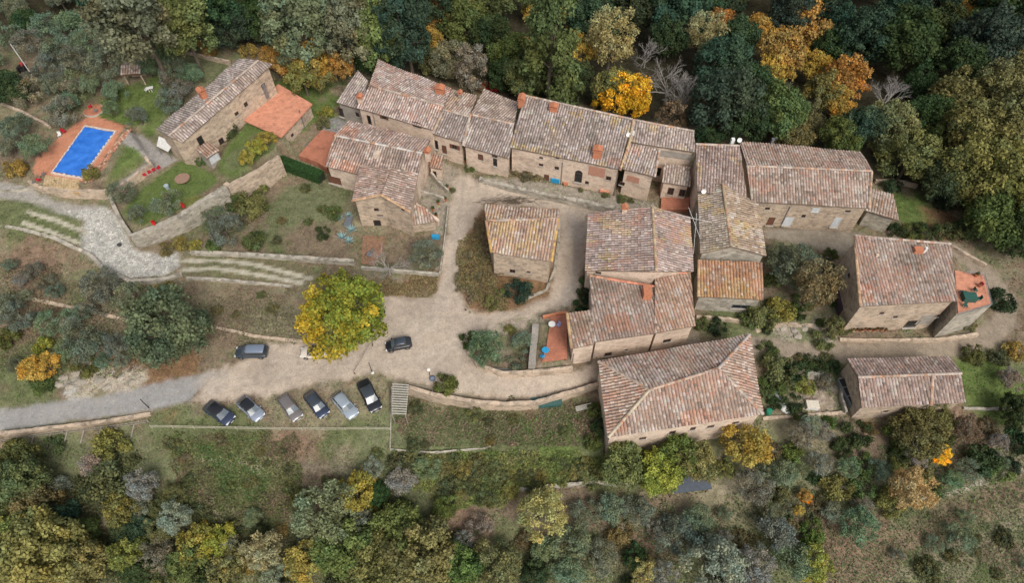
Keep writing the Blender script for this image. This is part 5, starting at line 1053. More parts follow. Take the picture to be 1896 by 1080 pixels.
    for x, dz, w in zip(xs_, zz, ww): v += [(x, -wt * w - .01, zr - .07 + dz), (x, -wt * w * .88, zr + dz - .01), (x, 0, zr + dz + .025), (x, wt * w * .88, zr + dz - .01), (x, wt * w + .01, zr - .07 + dz)]
    m.add(v, [(i * 5 + k, i * 5 + k + 1, (i + 1) * 5 + k + 1, (i + 1) * 5 + k) for i in range(6) for k in range(4)]); m.build('roof', roofm, o, local=True, smooth=True)
    for sx in (-1, 1):
        for xw in (-h * .60, h * .62):
            m = MB(); m.tube((xw, sx * (hw - .20), .32), (xw, sx * (hw + .005), .32), .32, n=18); t = m.build('wheel', M_TYRE, o, local=True)
            m = MB(); m.tube((xw, sx * (hw - .02), .32), (xw, sx * (hw + .015), .32), .20, n=10); m.build('rim', M_RIM, t, local=True)
        m = MB(); m.box((h * .925, sx * hw * .66, zb * .72), (.24, .34, .13), -sx * .35); m.build('headlight', M_LAMP, o, local=True, bevel=.02)
        m = MB(); m.box((-h * .955, sx * hw * .70, zb * .80), (.10, .22, .16), sx * .15); m.build('tail_light', M_TAIL, o, local=True)
        m = MB(); m.box((fx1 - .12, sx * (hw + .08), zb + .05), (.16, .20, .14)); m.build('wing_mirror', body, o, local=True, bevel=.02)
    m = MB(); m.box((h * 1.0, 0, .42), (.02, .5, .11)); m.build('number_plate', M_PLATE, o, local=True)
    m = MB(); m.box((h * .985, 0, .55), (.05, .8, .10)); m.build('grille', M_TRIM, o, local=True)
    return o
def head(x0, y0, x1, y1):
    a, b = at(x0, y0, .6), at(x1, y1, .6); return math.degrees(math.atan2(b.y - a.y, b.x - a.x))
BK = paintmat('black', (.022, .024, .03)); NV = paintmat('navy', (.04, .055, .10)); SV = paintmat('silver', (.30, .34, .42)); GB = paintmat('taupe', (.20, .185, .18)); LB = paintmat('pale_blue', (.36, .42, .48)); SB = paintmat('slate_blue', (.22, .27, .36)); CR = paintmat('cream', (.68, .61, .52), .0); DB = paintmat('dark_slate', (.055, .07, .09))
make_car(406, 765, head(380, 748, 433, 785), 4.5, 1.82, 1.45, NV, BK, 'dark blue car with black roof, leftmost of the slanted row', 'hatch')
make_car(464, 757, head(443, 736, 488, 779), 4.3, 1.76, 1.45, SV, BK, 'silver car with black roof, second from left in the slanted row', 'hatch')
make_car(537, 755, head(519, 731, 556, 781), 4.3, 1.74, 1.50, GB, GB, 'taupe grey brown car, third from left in the slanted row', 'wagon')
make_car(586, 749, head(568, 723, 607, 775), 4.3, 1.76, 1.46, NV, DB, 'dark navy hatchback between the taupe car and the pale blue car', 'hatch')
make_car(639, 751, head(620, 726, 662, 778), 4.3, 1.76, 1.50, LB, LB, 'pale silver blue car, second from right in the slanted row', 'wagon')
make_car(684, 733, head(670, 703, 700, 764), 4.9, 1.86, 1.48, BK, DB, 'long black car with pale windscreen, rightmost of the slanted row', 'sedan')
make_car(466, 652, head(494, 652, 437, 653), 4.4, 1.80, 1.50, DB, SB, 'dark blue car with light blue roof alone on the verge above the car park', 'suv')
make_car(738, 638, head(762, 633, 713, 643), 3.6, 1.62, 1.48, BK, DB, 'small black hatchback standing alone in the middle of the gravel yard', 'hatch')
make_car(584, 652, head(625, 649, 580, 651), 4.0, 1.70, 1.35, CR, BK, 'cream coloured car half hidden under the big yellowing tree', 'sedan')

# ------------------------------------------------------------------ swimming pool
zt = 5.1
Q = [P(157,234,zt), P(213,244,zt), P(151,329,zt), P(97,319,zt)]; c0 = sum(Q, Vector()) / 4
pool = thing('swimming_pool', (c0.x, c0.y, zt - .1), 'rectangular swimming pool under a bright blue cover on the terracotta terrace', 'swimming pool')
def bil(q, u, v): return q[0].lerp(q[1], u).lerp(q[3].lerp(q[2], u), v)
mb = MB(); outer = [c0 + (p - c0) * 1.055 for p in Q]
for k in range(4):
    a, b, c, d = outer[k], outer[(k + 1) % 4], Q[(k + 1) % 4], Q[k]
    mb.add([a + Vector((0, 0, .06)), b + Vector((0, 0, .06)), c + Vector((0, 0, .06)), d + Vector((0, 0, .06)), a - Vector((0, 0, .3)), b - Vector((0, 0, .3)), c - Vector((0, 0, .9)), d - Vector((0, 0, .9))], [(0, 1, 2, 3), (0, 4, 5, 1), (3, 2, 6, 7)])
mb.build('coping', plain('pool_coping', (.62,.50,.42), .7), pool)
mb = MB(); NU, NV_ = 14, 26; v = []
for j in range(NV_ + 1):
    for i in range(NU + 1):
        u, w = i / NU, j / NV_; p = bil(Q, .02 + .96 * u, .015 + .97 * w); r = .5 - abs(u - .5)
        v.append((p.x, p.y, zt + .06 - .05 * math.sin(math.pi * u) + .025 * math.sin(w * 31 + u * 7) * min(1, r * 6) + (.05 if abs(u - .27) < .04 else 0) - (.05 if abs(u - .68) < .05 else 0)))
mb.add(v, [(j * (NU + 1) + i, j * (NU + 1) + i + 1, (j + 1) * (NU + 1) + i + 1, (j + 1) * (NU + 1) + i) for j in range(NV_) for i in range(NU)])
t = NT('pool_cover'); t.base(t.ramp(t.noise(t.pos(), .9, 4), [(.3, (.02, .13, .52)), (.7, (.05, .22, .72))])); t.b.inputs['Roughness'].default_value = .45
mb.build('cover', t.m, pool, smooth=True)
mb = MB(); rr = random.Random(4)
for k in range(4):
    a, b = Q[k], Q[(k + 1) % 4]; n = int((b - a).length / .75)
    for i in range(n):
        p = a.lerp(b, (i + .5) / n); p = p + (c0 - p).normalized() * rr.uniform(-.12, .1); e = (b - a); mb.box((p.x, p.y, zt + .10), (.34 + rr.random() * .2, .15, .07), math.atan2(e.y, e.x), 0)
mb.build('anchor_weights', plain('pale_weights', (.66,.62,.58), .7), pool)
# brick steps below the terrace
st_ = thing('garden_steps', tuple(P(115,338,4.3)), 'yellowish brick steps descending from the pool terrace to the ramp', 'steps')
mb = MB(); A, B = P(84,324,4.9), P(148,334,4.9); dn = Vector((.25, -1, 0)).normalized()
for k in range(8):
    for i in range(14):
        m_ = A.lerp(B, (i + .5) / 14) + dn * (.2 + k * .34); e = B - A; c_ = rr.choice([(.52,.38,.22),(.46,.33,.19),(.56,.43,.27)]); mb.box((m_.x, m_.y, 5.0 - k * .012 - .3), (e.length / 14 * .86, .27, .6), math.atan2(e.y, e.x), 0, c_)
mb.build('treads', M_TINT, st_)
fl = thing('brick_edging', tuple(P(214,305,4.9)), 'brick edging strip with planting rows along the right side of the pool', 'edging')
mb = MB(); A, B = P(236,240,5.0), P(160,338,5.0); e = B - A; n = 26
for i in range(n):
    for s in range(3):
        p = A.lerp(B, (i + .5) / n) + Vector((.35, .15, 0)) * (s - .5); mb.box((p.x, p.y, 4.93 + rr.uniform(0, .08)), (.34, .26, .16), math.atan2(e.y, e.x) + rr.uniform(-.2, .2), 0, rr.choice([(.50,.25,.16),(.42,.20,.13),(.20,.16,.11),(.55,.36,.26)]))
mb.build('bricks', M_TINT, fl)
def flatdisc(px, py, r, z, name, label, cat, mat, rim=None, h=.12, extra=None):
    p = P(px, py, z) if z is not None else at(px, py); o = thing(name, (p.x, p.y, p.z), label, cat)
    mb = MB(); mb.lathe(p, [(r, -.4), (r, h * .8), (r * .97, h)], 26, sx=1.1); mb.build('slab', mat, o)
    if rim: mb = MB(); mb.lathe(p, [(r * 1.08, -.4), (r * 1.08, h * .6), (r * 1.0, h * .62)], 26, sx=1.1); mb.build('rim', rim, o)
    return o, p
flatdisc(173, 204, 1.45, None, 'round_patio', 'round terracotta patio with pale rim above the swimming pool', 'patio', M_TERRA, M_SILL)
# garden furniture and small things
def table(px, py, r, label, top, leg=M_WOODB, round_=True, h=.72, name='garden_table', z=None):
    p = at(px, py, h) if z is None else P(px, py, z + h); g = ground(p.x, p.y) if z is None else z; o = thing(name, (p.x, p.y, g), label, 'table')
    mb = MB()
    if round_: mb.lathe((0, 0, 0), [(r * .98, h - .05), (r, h - .02), (r * .96, h)], 18)
    else: mb.box((0, 0, h - .03), (r * 2, r * 1.2, .06), .3)
    mb.build('table_top', top, o, local=True)
    for a in range(4): m = MB(); an = a * math.pi / 2 + .785; m.tube((math.cos(an) * r * .6, math.sin(an) * r * .6, 0), (math.cos(an) * r * .55, math.sin(an) * r * .55, h - .04), .04, n=6); m.build('leg', leg, o, local=True)
    return o
def chair(px, py, rz, label, mat, group, z=None, name='garden_chair'):
    p = at(px, py, .4) if z is None else P(px, py, z + .4); g = ground(p.x, p.y) if z is None else z; o = thing(name, (p.x, p.y, g), label, 'chair', group, rz)
    m = MB(); m.box((0, 0, .43), (.5, .5, .05)); m.build('seat', mat, o, local=True, bevel=.01)
    m = MB(); m.box((0, -.24, .72), (.48, .05, .5)); m.build('backrest', mat, o, local=True, bevel=.01)
    for x in (-.21, .21):
        for y_ in (-.21, .21): m = MB(); m.tube((x, y_, 0), (x, y_, .42), .025, n=5); m.build('leg', mat, o, local=True)
    return o
table(337, 330, 1.15, 'large round brown stone table on the lawn below the farmhouse', plain('brown_stone', (.30,.19,.14), .8), M_WOODB, h=.7, name='round_table')
RED = plain('red_fabric', (.50,.02,.04), .7); GRN = plain('dark_green_paint', (.03,.10,.08), .5); BLU = plain('blue_plastic', (.03,.30,.55), .5); TEAL = plain('teal_sheet', (.05,.13,.12), .6)
for k, (x, y_) in enumerate([(268,324),(276,319),(284,315),(293,311)]): chair(x, y_, .5 + k * .2, ['red garden chair leftmost of four on the grey path', 'red garden chair second from left on the grey path', 'red garden chair third from left on the grey path', 'red garden chair rightmost of four on the grey path'][k], RED, 'red chairs on the grey path')
table(277, 162, .55, 'small white table on the lawn near the small well house', M_WHITE, M_WHITE, False)
chair(271, 166, 1.0, 'white chair beside the small white table on the lawn', M_WHITE, 'white garden chairs')
chair(178, 205, 0.3, 'grey chair on the round terracotta patio', M_METAL, 'terrace chairs'); chair(166, 197, 2.0, 'dark red chair on the round terracotta patio', RED, 'terrace chairs')
for k, (x, y_, c_) in enumerate([(72,333,RED),(62,340,M_METAL),(80,322,M_METAL),(110,250,M_WHITE),(118,243,RED)]):
    chair(x, y_, k * 1.1, ['red lounger chair at the left corner of the pool terrace', 'grey chair at the bottom left corner of the pool terrace', 'dark grey chair left of the brick steps', 'white chair on the upper left edge of the pool terrace', 'red chair on the upper left edge of the pool terrace'][k], c_, 'pool terrace chairs')
def pot(px, py, r, h, col, label, leafc=None, z=None, group='flower pots'):
    p = at(px, py) if z is None else P(px, py, z); o = thing('flower_pot', tuple(p), label, 'flower pot', group)
    m = MB(); m.lathe((0, 0, 0), [(r * .7, 0), (r * .95, h * .8), (r * 1.08, h * .82), (r * 1.08, h), (r * .8, h), (r * .75, h * .85)], 12, 0, col); m.build('pot', M_TINT, o, local=True)
    if leafc:
        n = 90; d = unit(RNG.normal(size=(n, 3)) + np.array([0, 0, .4])) * .7; me = quads_mesh('plant', d * r * 1.5 * RNG.uniform(.5, 1, (n, 1)) + np.array([0, 0, h + r * .9]), unit(d + RNG.normal(size=(n, 3)) * .5), np.full(n, .09), np.tile(np.array(leafc), (n, 1)) * RNG.uniform(.6, 1.4, (n, 1))); link_mesh('plant', me, o).color = (1, 1, 1, 1)
    return o
TC = (.42, .17, .09)
pot(340,384,.26,.45,(.55,.03,.03),'red pot on the broad rubble wall, upper one of two',(.6,.03,.03),z=4.1); pot(286,416,.26,.45,(.55,.03,.03),'red pot on the broad rubble wall, lower one of two',(.6,.03,.03),z=4.1)
pot(311,316+34,.35,.8,(.35,.42,.45),'tall pale blue jar on the lawn beside the olive trees'); pot(222,500-45,.3,.3,(.06,.06,.06),'small black grate pot on the cobbled ramp edge') 
for k in range(9):
    pot(1578 + k * 7.5, 612 + (k % 3), .2, .35, TC, 'terracotta pot, ' + ORD[k].replace('nearest', 'from the left').replace('from the left', 'first from the left' if k == 0 else 'from the left') + ' along the right hand house wall', (.12,.09,.04), z=-1.6)
for k, (x, y_) in enumerate([(1085,340),(1096,343),(1100,352),(1131,352),(1040,335),(1050,338),(930,318),(880,308),(860,300)]):
    pot(x, y_, .24, .4, TC if k % 3 else (.4,.38,.34), 'flower pot in front of the longest north house, ' + ORD[k].replace('nearest', 'along from the arched door' ) , (.08,.12,.04))
for k, (x, y_) in enumerate([(808,402),(812,378),(825,372),(802,390),(828,350),(700,320)][:5]): pot(x, y_, .28, .45, TC, f'clay pot on the patio stairs right of the arched house, {["lowest","middle","upper right","lower left","topmost"][k]} one', (.07,.10,.04))
# blue covers, barrels, boxes
def box_thing(px, py, dims, rz, mat, name, label, cat, z=None, lid=None, group=None, h0=None):
    p = at(px, py, dims[2]) if z is None else P(px, py, z + dims[2]); g = (ground(p.x, p.y) if z is None else z); o = thing(name, (p.x, p.y, g), label, cat, group, rz)
    m = MB(); m.box((0, 0, dims[2] / 2 - .05), (dims[0], dims[1], dims[2] + .1)); m.build('body', mat, o, local=True, bevel=.03)
    m = MB(); m.box((0, 0, dims[2] + .04), (dims[0] + .1, dims[1] + .1, .08), 0, 0, None, .96); m.build('lid', lid or mat, o, local=True, bevel=.02)
    return o
box_thing(1012, 743, (4.0, 1.2, .8), .10, TEAL, 'storage_box', 'long dark green lidded box against the curved lane wall', 'storage box', lid=plain('green_tarp', (.055,.125,.115), .6))
box_thing(1029, 328, (1.4, 1.1, .8), -.2, BLU, 'covered_table', 'bright blue covered table by the longest north house', 'covered table'); box_thing(1047, 338, (.7, .7, .6), .2, M_BRICK, 'planter', 'orange brick planter right of the blue covered table', 'planter')
box_thing(1120, 352, (1.5, .8, .7), -.2, M_TERRA2, 'planter', 'salmon pink box below the right window of the longest house', 'planter')
box_thing(806, 437, (1.1, .5, .5), -.1, BLU, 'plastic_box', 'bright blue plastic box on the wall by the gravel yard', 'plastic box')
box_thing(1563, 551, (2.0, 4.0, 1.6), .12, plain('plum_paint', (.075,.05,.07), .5), 'garden_shed', 'small dark plum coloured shed left of the right hand house', 'shed')
box_thing(1505, 749, (1.6, 1.1, .6), -.05, M_WHITE, 'white_box', 'cream white box on the ground left of the lower barn', 'box', lid=plain('cream_lid', (.66,.60,.50), .6))
box_thing(575, 270, (1.6, .9, .5), -.3, M_METAL, 'garden_chest', 'blue grey chest on the red paved terrace left of the arched house', 'chest')
box_thing(1797, 548, (1.7, 1.2, .72), -.1, GRN, 'terrace_table', 'dark green table with chairs on the orange roof terrace', 'table', z=4.04)
for k, (x, y_) in enumerate([(1782,541),(1812,553),(1788,566),(1806,537)]): chair(x, y_, k * 1.57, ['left', 'right', 'lower', 'upper'][k] + ' dark chair round the green roof terrace table', GRN, 'roof terrace chairs', z=4.04)
pot(1813,531,.28,.45,TC,'pot with dark red plant on the orange roof terrace',(.30,.03,.05),z=4.04); pot(1806,512,.28,.45,TC,'terracotta pot at the top edge of the orange roof terrace',(.12,.12,.06),z=4.04)
# red paved terraces
def terrace(pts, z, th, mat, name, label, cat='terrace'):
    q = [P(a, b, z) for a, b in pts]; c = sum(q, Vector()) / len(q); o = thing(name, (c.x, c.y, z - .1), label, cat); m = MB(); m.prism([(p.x, p.y) for p in q], z - th, z); m.build('paving', mat, o); return o
terrace([(596,240),(625,246),(604,312),(588,300),(553,288),(566,272)], 2.2, 3, M_TERRA, 'paved_terrace', 'red paved terrace left of the long ridged arched house')
terrace([(1020,585),(1050,583),(1050,664),(1003,670),(1012,640)], .75, 1.5, M_TERRA, 'paved_terrace', 'red paved terrace with blue table west of the lower wing')
terrace([(1225,366),(1277,364),(1275,388),(1223,388)], .4, 1.5, M_TERRA, 'paved_terrace', 'small red terrace in front of the tiny house with two windows')
terrace([(672,436),(714,438),(708,470),(690,492),(668,488)], .25, 1.0, plain('rust_paving', (.27,.155,.10), .9, var=.5, sc=3), 'paved_terrace', 'rust coloured patio in front of the arched doorway')
stone_wall([(992,600),(988,640),(985,676)], 1.3, 1.2, .9, 'pale broad wall left of the red terrace with blue table', M_GREYR)
stone_wall([(1005,586),(1030,580),(1052,578)], 1.1, 1.0, .3, 'brick topped wall at the upper end of the red terrace', M_BRICK)
table(1010, 648, .5, 'bright blue table on the red terrace', BLU, M_METAL, z=.75); chair(1004, 660, .6, 'turquoise chair beside the blue table on the red terrace', BLU, 'blue terrace chairs', z=.75)
table(1022, 600, .5, 'white table at the top of the red terrace', M_WHITE, M_METAL, z=.75); chair(1034, 602, 2.4, 'lilac chair beside the white table on the red terrace', plain('lilac_fabric', (.32,.32,.52), .7), 'blue terrace chairs', z=.75)
chair(690, 464, .5, 'grey metal chair left of the bare tree on the rust patio', M_METAL, 'patio chairs'); table(684, 470, .45, 'small grey metal table on the rust patio', M_METAL, M_METAL)
box_thing(645, 410, (1.0, 2.0, .25), -.1, M_METAL, 'cold_frame', 'grey lidded cold frame beside the agave plants', 'cold frame')
# well house, shelters, pergola
def gable_hut(px, py, w, d, h, rise, rz, label, name, cat, pal='brown', posts=True):
    p = at(px, py, h); g = ground(p.x, p.y); o = thing(name, (p.x, p.y, g), label, cat); ca, sa = math.cos(rz), math.sin(rz)
    Rm = lambda x, y_, z_: Vector((p.x + x * ca - y_ * sa, p.y + x * sa + y_ * ca, g + z_)); W2, D2 = w / 2, d / 2; rf = None
    for k, (q) in enumerate(([Rm(-W2, -D2, h), Rm(W2, -D2, h), Rm(W2, 0, h + rise), Rm(-W2, 0, h + rise)], [Rm(W2, D2, h), Rm(-W2, D2, h), Rm(-W2, 0, h + rise), Rm(W2, 0, h + rise)])):
        bm, nn, u, v = tile_plane(q, pal, int(px) + k, (PA,)); 
        for vv in bm.verts: vv.co -= o.location
        me = bpy.data.meshes.new('roof'); bm.to_mesh(me); bm.free(); me.materials.append(M_TILE)
        if rf is None: rf = link_mesh('roof', me, o)
        else: b2 = bmesh.new(); b2.from_mesh(rf.data); b2.from_mesh(me); b2.to_mesh(rf.data); b2.free()
    s = MB()
    for q in ([Rm(-W2, -D2, h), Rm(W2, -D2, h), Rm(W2, 0, h + rise), Rm(-W2, 0, h + rise)], [Rm(W2, D2, h), Rm(-W2, D2, h), Rm(-W2, 0, h + rise), Rm(W2, 0, h + rise)]): s.add([a - Vector((0, 0, .05)) for a in q] + [a - Vector((0, 0, .15)) for a in q], [(0, 1, 2, 3), (7, 6, 5, 4), (0, 4, 5, 1), (1, 5, 6, 2), (2, 6, 7, 3), (3, 7, 4, 0)])
    s.build('rafters', M_WOODB, o)
    for sx in (-1, 1):
        for sy in (-1, 1): m = MB(); a = Rm(sx * W2 * .8, sy * D2 * .8, -.3); b = Rm(sx * W2 * .8, sy * D2 * .8, h); m.tube(a, b, .12, n=6); m.build('post', M_STONE, o)
    m = MB(); m.box(tuple(Rm(0, D2 * .5, h * .4)), (w * .7, .4, h * .8), rz); m.build('back_wall', M_STONE, o)
    return o
gable_hut(246, 126, 3.4, 3.6, 2.2, .6, .12, 'small tiled open garden hut on posts in the upper left garden', 'garden_hut', 'hut', 'warm')
gb = thing('slatted_pergola', tuple(P(740,740,.4)), 'weathered white slatted pergola beside the rightmost parked car', 'pergola')
A, B, C_, D_ = P(728,711,.6), P(756,713,.6), P(751,771,.2), P(727,770,.2)
for a, b in ((A, D_), (B, C_)): m = MB(); m.tube(a, b, .07, n=6); m.build('beam', M_WOODG, gb)
for i in range(13):
    t = (i + .3) / 13; a = A.lerp(D_, t); b = B.lerp(C_, t); m = MB(); m.tube(a + Vector((-.1, 0, .1)), b + Vector((.1, 0, .1)), .08, n=4); m.build('slat', plain('bleached_slats', (.48,.46,.42), .8), gb)
for c_ in (A, B, C_, D_): m = MB(); m.tube(c_, (c_.x, c_.y, ground(c_.x, c_.y) - .3), .07, n=6); m.build('post', M_WOODG, gb)
def bench(px, py, L, rz, label, mat=M_WHITE):
    p = at(px, py, .4); o = thing('garden_bench', (p.x, p.y, ground(p.x, p.y)), label, 'bench', None, rz); m = MB()
    for k in range(3): m.box((0, -.18 + k * .18, .42), (L, .14, .04))
    m.build('seat', mat, o, local=True); m = MB(); m.box((0, .30, .62), (L, .05, .3)); m.build('backrest', mat, o, local=True)
    for x in (-L * .4, L * .4): m = MB(); m.box((x, 0, .2), (.08, .45, .42)); m.build('leg', mat, o, local=True)
bench(1081, 756, 2.2, .25, 'pale bench in the kitchen plot left of the hipped house', plain('pale_bench', (.45,.43,.38), .8))
sh = thing('slate_shelter', tuple(at(1277,893,0)), 'low shelter with dark slate blue roof beside the twin bushy trees', 'shelter')
p = at(1277, 895, 1.6); m = MB(); m.box((p.x, p.y, p.z), (5.2, 2.2, .14), .12); m.build('roof', plain('slate_blue_sheet', (.10,.115,.145), .6), sh)
for dx in (-2.3, 2.3):
    for dy in (-.9, .9): m = MB(); m.tube((p.x + dx, p.y + dy + dx * .12, p.z), (p.x + dx, p.y + dy + dx * .12, p.z - 2.2), .07, n=6); m.build('post', M_WOODB, sh)
# cold frames / greenhouse left of the barn
gh = thing('glass_cold_frame', tuple(at(1572,722,0)), 'dark framed glass cold frame standing against the lower barn', 'cold frame')
m = MB(); A = at(1560,700,1.0); B = at(1582,752,1.0); mid = (A + B) / 2; e = B - A; m.box((mid.x, mid.y, mid.z - .5), (1.3, e.length, 1.2), math.atan2(e.y, e.x) + 1.57); m.build('frame', M_METAL, gh)
m = MB(); 
for k in range(3): q = A.lerp(B, (k + .5) / 3); m.box((q.x, q.y, mid.z + .13), (1.0, e.length / 3 - .2, .05), math.atan2(e.y, e.x) + 1.57)
m.build('glazing', M_GLASS, gh)
# white rubbish heap
for k, (x, y_, s, c_) in enumerate([(1441,735,.55,(.62,.66,.68)),(1447,745,.5,(.70,.72,.72)),(1452,758,.6,(.72,.72,.70)),(1459,762,.4,(.60,.62,.60)),(1445,722,.35,(.3,.34,.45)),(1438,728,.35,(.55,.6,.62))]):
    p = at(x, y_, s * .3); o = thing('plastic_sack', (p.x, p.y, ground(p.x, p.y)), ['white sack in the middle of the heap right of the hipped house','large white sack second from the bottom of the heap','largest white sack at the bottom of the heap','small white sack at the lower right of the heap','blue grey sack at the top of the heap','small pale sack left in the heap'][k], 'sack', 'sacks heaped right of the hipped house')
    m = MB(); rr = random.Random(k); m.lathe((0, 0, 0), [(s * .7, 0), (s, s * .25), (s * .8, s * .6), (s * .3, s * .85), (s * .12, s)], 9, 0, c_)
    m.v = [(a * rr.uniform(.8, 1.2), b_ * rr.uniform(.8, 1.2), z_) for a, b_, z_ in m.v]; m.build('sack', M_TINT, o, local=True, smooth=True)
def barrel(px, py, r, h, mat, label, name='barrel', cat='barrel'):
    p = at(px, py, h); o = thing(name, (p.x, p.y, ground(p.x, p.y)), label, cat); m = MB(); m.lathe((0, 0, 0), [(r * .9, 0), (r, h * .3), (r, h * .7), (r * .9, h)], 14); m.build('drum', mat, o, local=True, smooth=True)
    m = MB(); m.lathe((0, 0, 0), [(r * .95, h), (r * .95, h + .05), (r * .2, h + .09)], 14); m.build('lid', mat, o, local=True)
barrel(1425, 761, .4, .9, plain('green_plastic', (.03,.22,.13), .5), 'green barrel at the lower right corner of the hipped house'); barrel(93, 514, .42, .6, M_TRIM, 'small dark round barrel on the slope below the cobbled ramp')
# agaves
for k, (x, y_, r) in enumerate([(633,438,1.3),(650,425,1.2),(646,445,1.1),(628,403,1.0),(645,398,.9)]):
    p = at(x, y_, .3); o = thing('agave', (p.x, p.y, ground(p.x, p.y)), ['blue grey agave nearest the low wall of the kitchen garden','largest blue agave right beside the patio wall','small blue agave at the lower right of the cluster','upper left blue agave near the cold frame','upper right blue agave near the cold frame'][k], 'agave', 'agaves in the kitchen garden')
    m = MB()
    for i in range(22):
        an = i * 2.4; el = .25 + .9 * (i / 22); d = Vector((math.cos(an) * math.cos(el), math.sin(an) * math.cos(el), math.sin(el))); w = Vector((-math.sin(an), math.cos(an), 0)); ln_ = r * (1 - .3 * i / 22)
        m.add([-w * .05, w * .05, d * ln_ * .5 + w * .08, d * ln_ + Vector((0, 0, .05)), d * ln_ * .5 - w * .08], [(0, 1, 2, 3, 4)], 0, (.20, .33, .34) if i % 3 else (.28, .42, .42))
    m.build('leaves', M_TINT, o, local=True)
# palm-like clipped hedge
def hedge(a, b, wdt, h, z, label):
    A, B = P(*a, z + h), P(*b, z + h); e = B - A; L = e.length; c = (A + B) / 2; o = thing('hedge', (c.x, c.y, z), label, 'hedge', None, math.atan2(e.y, e.x)); n = 9000
    X = RNG.uniform(-L / 2, L / 2, n); f = RNG.random(n); Y = np.where(f < .45, RNG.uniform(-wdt / 2, wdt / 2, n), np.where(f < .8, -wdt / 2, wdt / 2)) + RNG.normal(0, .06, n); Z = np.where(f < .45, h, RNG.uniform(0, h, n)) + RNG.normal(0, .05, n)
    N = np.stack([RNG.normal(0, .3, n), np.where(f < .45, 0, np.where(f < .8, -1, 1)) + RNG.normal(0, .4, n), np.where(f < .45, 1, .2) + RNG.normal(0, .3, n)], 1)
    me = quads_mesh('foliage', np.stack([X, Y, Z], 1), unit(N), RNG.uniform(.07, .14, n), np.tile([.04, .085, .03], (n, 1)) * RNG.uniform(.6, 1.5, (n, 1))); link_mesh('foliage', me, o).color = (1, 1, 1, 1)
    m = MB(); m.box((0, 0, h / 2 - .1), (L - .1, wdt - .12, h - .1)); m.build('branches', plain('hedge_core', (.02,.035,.015), 1), o, local=True)
hedge((516, 293), (594, 322), 1.5, 1.7, 1.0, 'clipped dark green hedge below the red paved terrace')
# poles and lamps
def pole(base, top_h, r, label, name, cat, mat, tilt=(0, 0), lamp=False):
    p = at(*base); o = thing(name, tuple(p), label, cat); t = Vector((tilt[0], tilt[1], top_h)); m = MB(); m.tube((0, 0, -.3), t, r, r * .7, 8); m.build('pole', mat, o, local=True)
    if lamp: m = MB(); m.lathe((t.x, t.y, t.z - .1), [(.1, 0), (.26, .12), (.22, .3), (.05, .38)], 12); m.build('lamp_globe', plain('lamp_globe', (.80,.74,.66), .4), o, local=True)
    return o
pole((72,157), 8.0, .12, 'tall pale leaning utility pole in the upper left olive grove', 'utility_pole', 'utility pole', plain('pale_pole', (.50,.49,.46), .7))
pole((276,756), 2.6, .07, 'short dark post at the lower edge of the asphalt road', 'road_post', 'post', M_TRIM)
pole((690,692), 3.0, .06, 'thin dark post beside the rightmost parked car with a white base', 'lamp_post', 'post', M_TRIM)
pole((796,696), 1.6, .05, 'small post with pale pinkish globe near the yard edge', 'garden_lamp', 'lamp', M_TRIM, lamp=True)
o = thing('ground_spot', tuple(at(690,691)), 'white round lamp housing at the foot of the dark post', 'lamp'); m = MB(); m.lathe((0, 0, 0), [(.22, 0), (.24, .15), (.15, .3)], 12); m.build('housing', M_WHITE, o, local=True)
A, B = at(656,690,.5), at(688,634,1.0); o = thing('barrier_beam', ((A.x + B.x) / 2, (A.y + B.y) / 2, ground(A.x, A.y)), 'long pale wooden barrier beam lying beside the big yellowing tree', 'beam'); m = MB(); m.tube(A, B, .1, .07, 8); m.build('beam', plain('pale_beam', (.40,.33,.27), .8), o)
for q in (A, B): m = MB(); m.tube(q, (q.x, q.y, ground(q.x, q.y) - .2), .08, n=6); m.build('post', M_WOODB, o)
o = thing('tarpaulin_bundle', tuple(at(797,697)), 'small dark blue bundle on the ground beside the globe lamp', 'bundle'); m = MB(); m.lathe((.3, -.4, 0), [(.4, 0), (.45, .2), (.2, .45)], 9, 0, (.16,.19,.26)); m.build('cloth', M_TINT, o, local=True, smooth=True)
# fences
def rail_fence(pts, h, label, n=None, mat=M_WOODG, rails=2, name='fence', zt=None):
    w = [at(a, b) for a, b in pts]; o = thing(name, tuple(w[0]), label, 'fence'); tot = [];
    for a, b in zip(w[:-1], w[1:]):
        k = max(1, int((b - a).length / 2.2)); tot += [a.lerp(b, i / k) for i in range(k)]
    tot.append(w[-1]); tot = [Vector((p.x, p.y, ground(p.x, p.y))) for p in tot]
    for p in tot: m = MB(); m.tube(p - Vector((0, 0, .3)), p + Vector((0, 0, h)), .06, n=6); m.build('post', mat, o)
    for r in range(rails):
        m = MB()
        for a, b in zip(tot[:-1], tot[1:]): m.tube(a + Vector((0, 0, h * (r + 1) / rails - .06)), b + Vector((0, 0, h * (r + 1) / rails - .06)), .04, n=5)
        m.build('rail', mat, o)
rail_fence([(282,793),(400,795),(520,797),(640,797),(722,797)], .8, 'long thin rail fence along the slope below the parked cars', mat=plain('pale_rail', (.44,.42,.32), .8))
rail_fence([(5,820),(60,812),(120,804),(180,798),(240,790),(278,784)], .9, 'rustic fence below the wall of the asphalt road')
rail_fence([(758,716),(800,723),(806,745)], .9, 'wooden rail fence right of the slatted pergola')
rail_fence([(870,662),(905,684),(960,690)], .6, 'dark thin fence round the olive bed by the red terrace', mat=M_METAL)
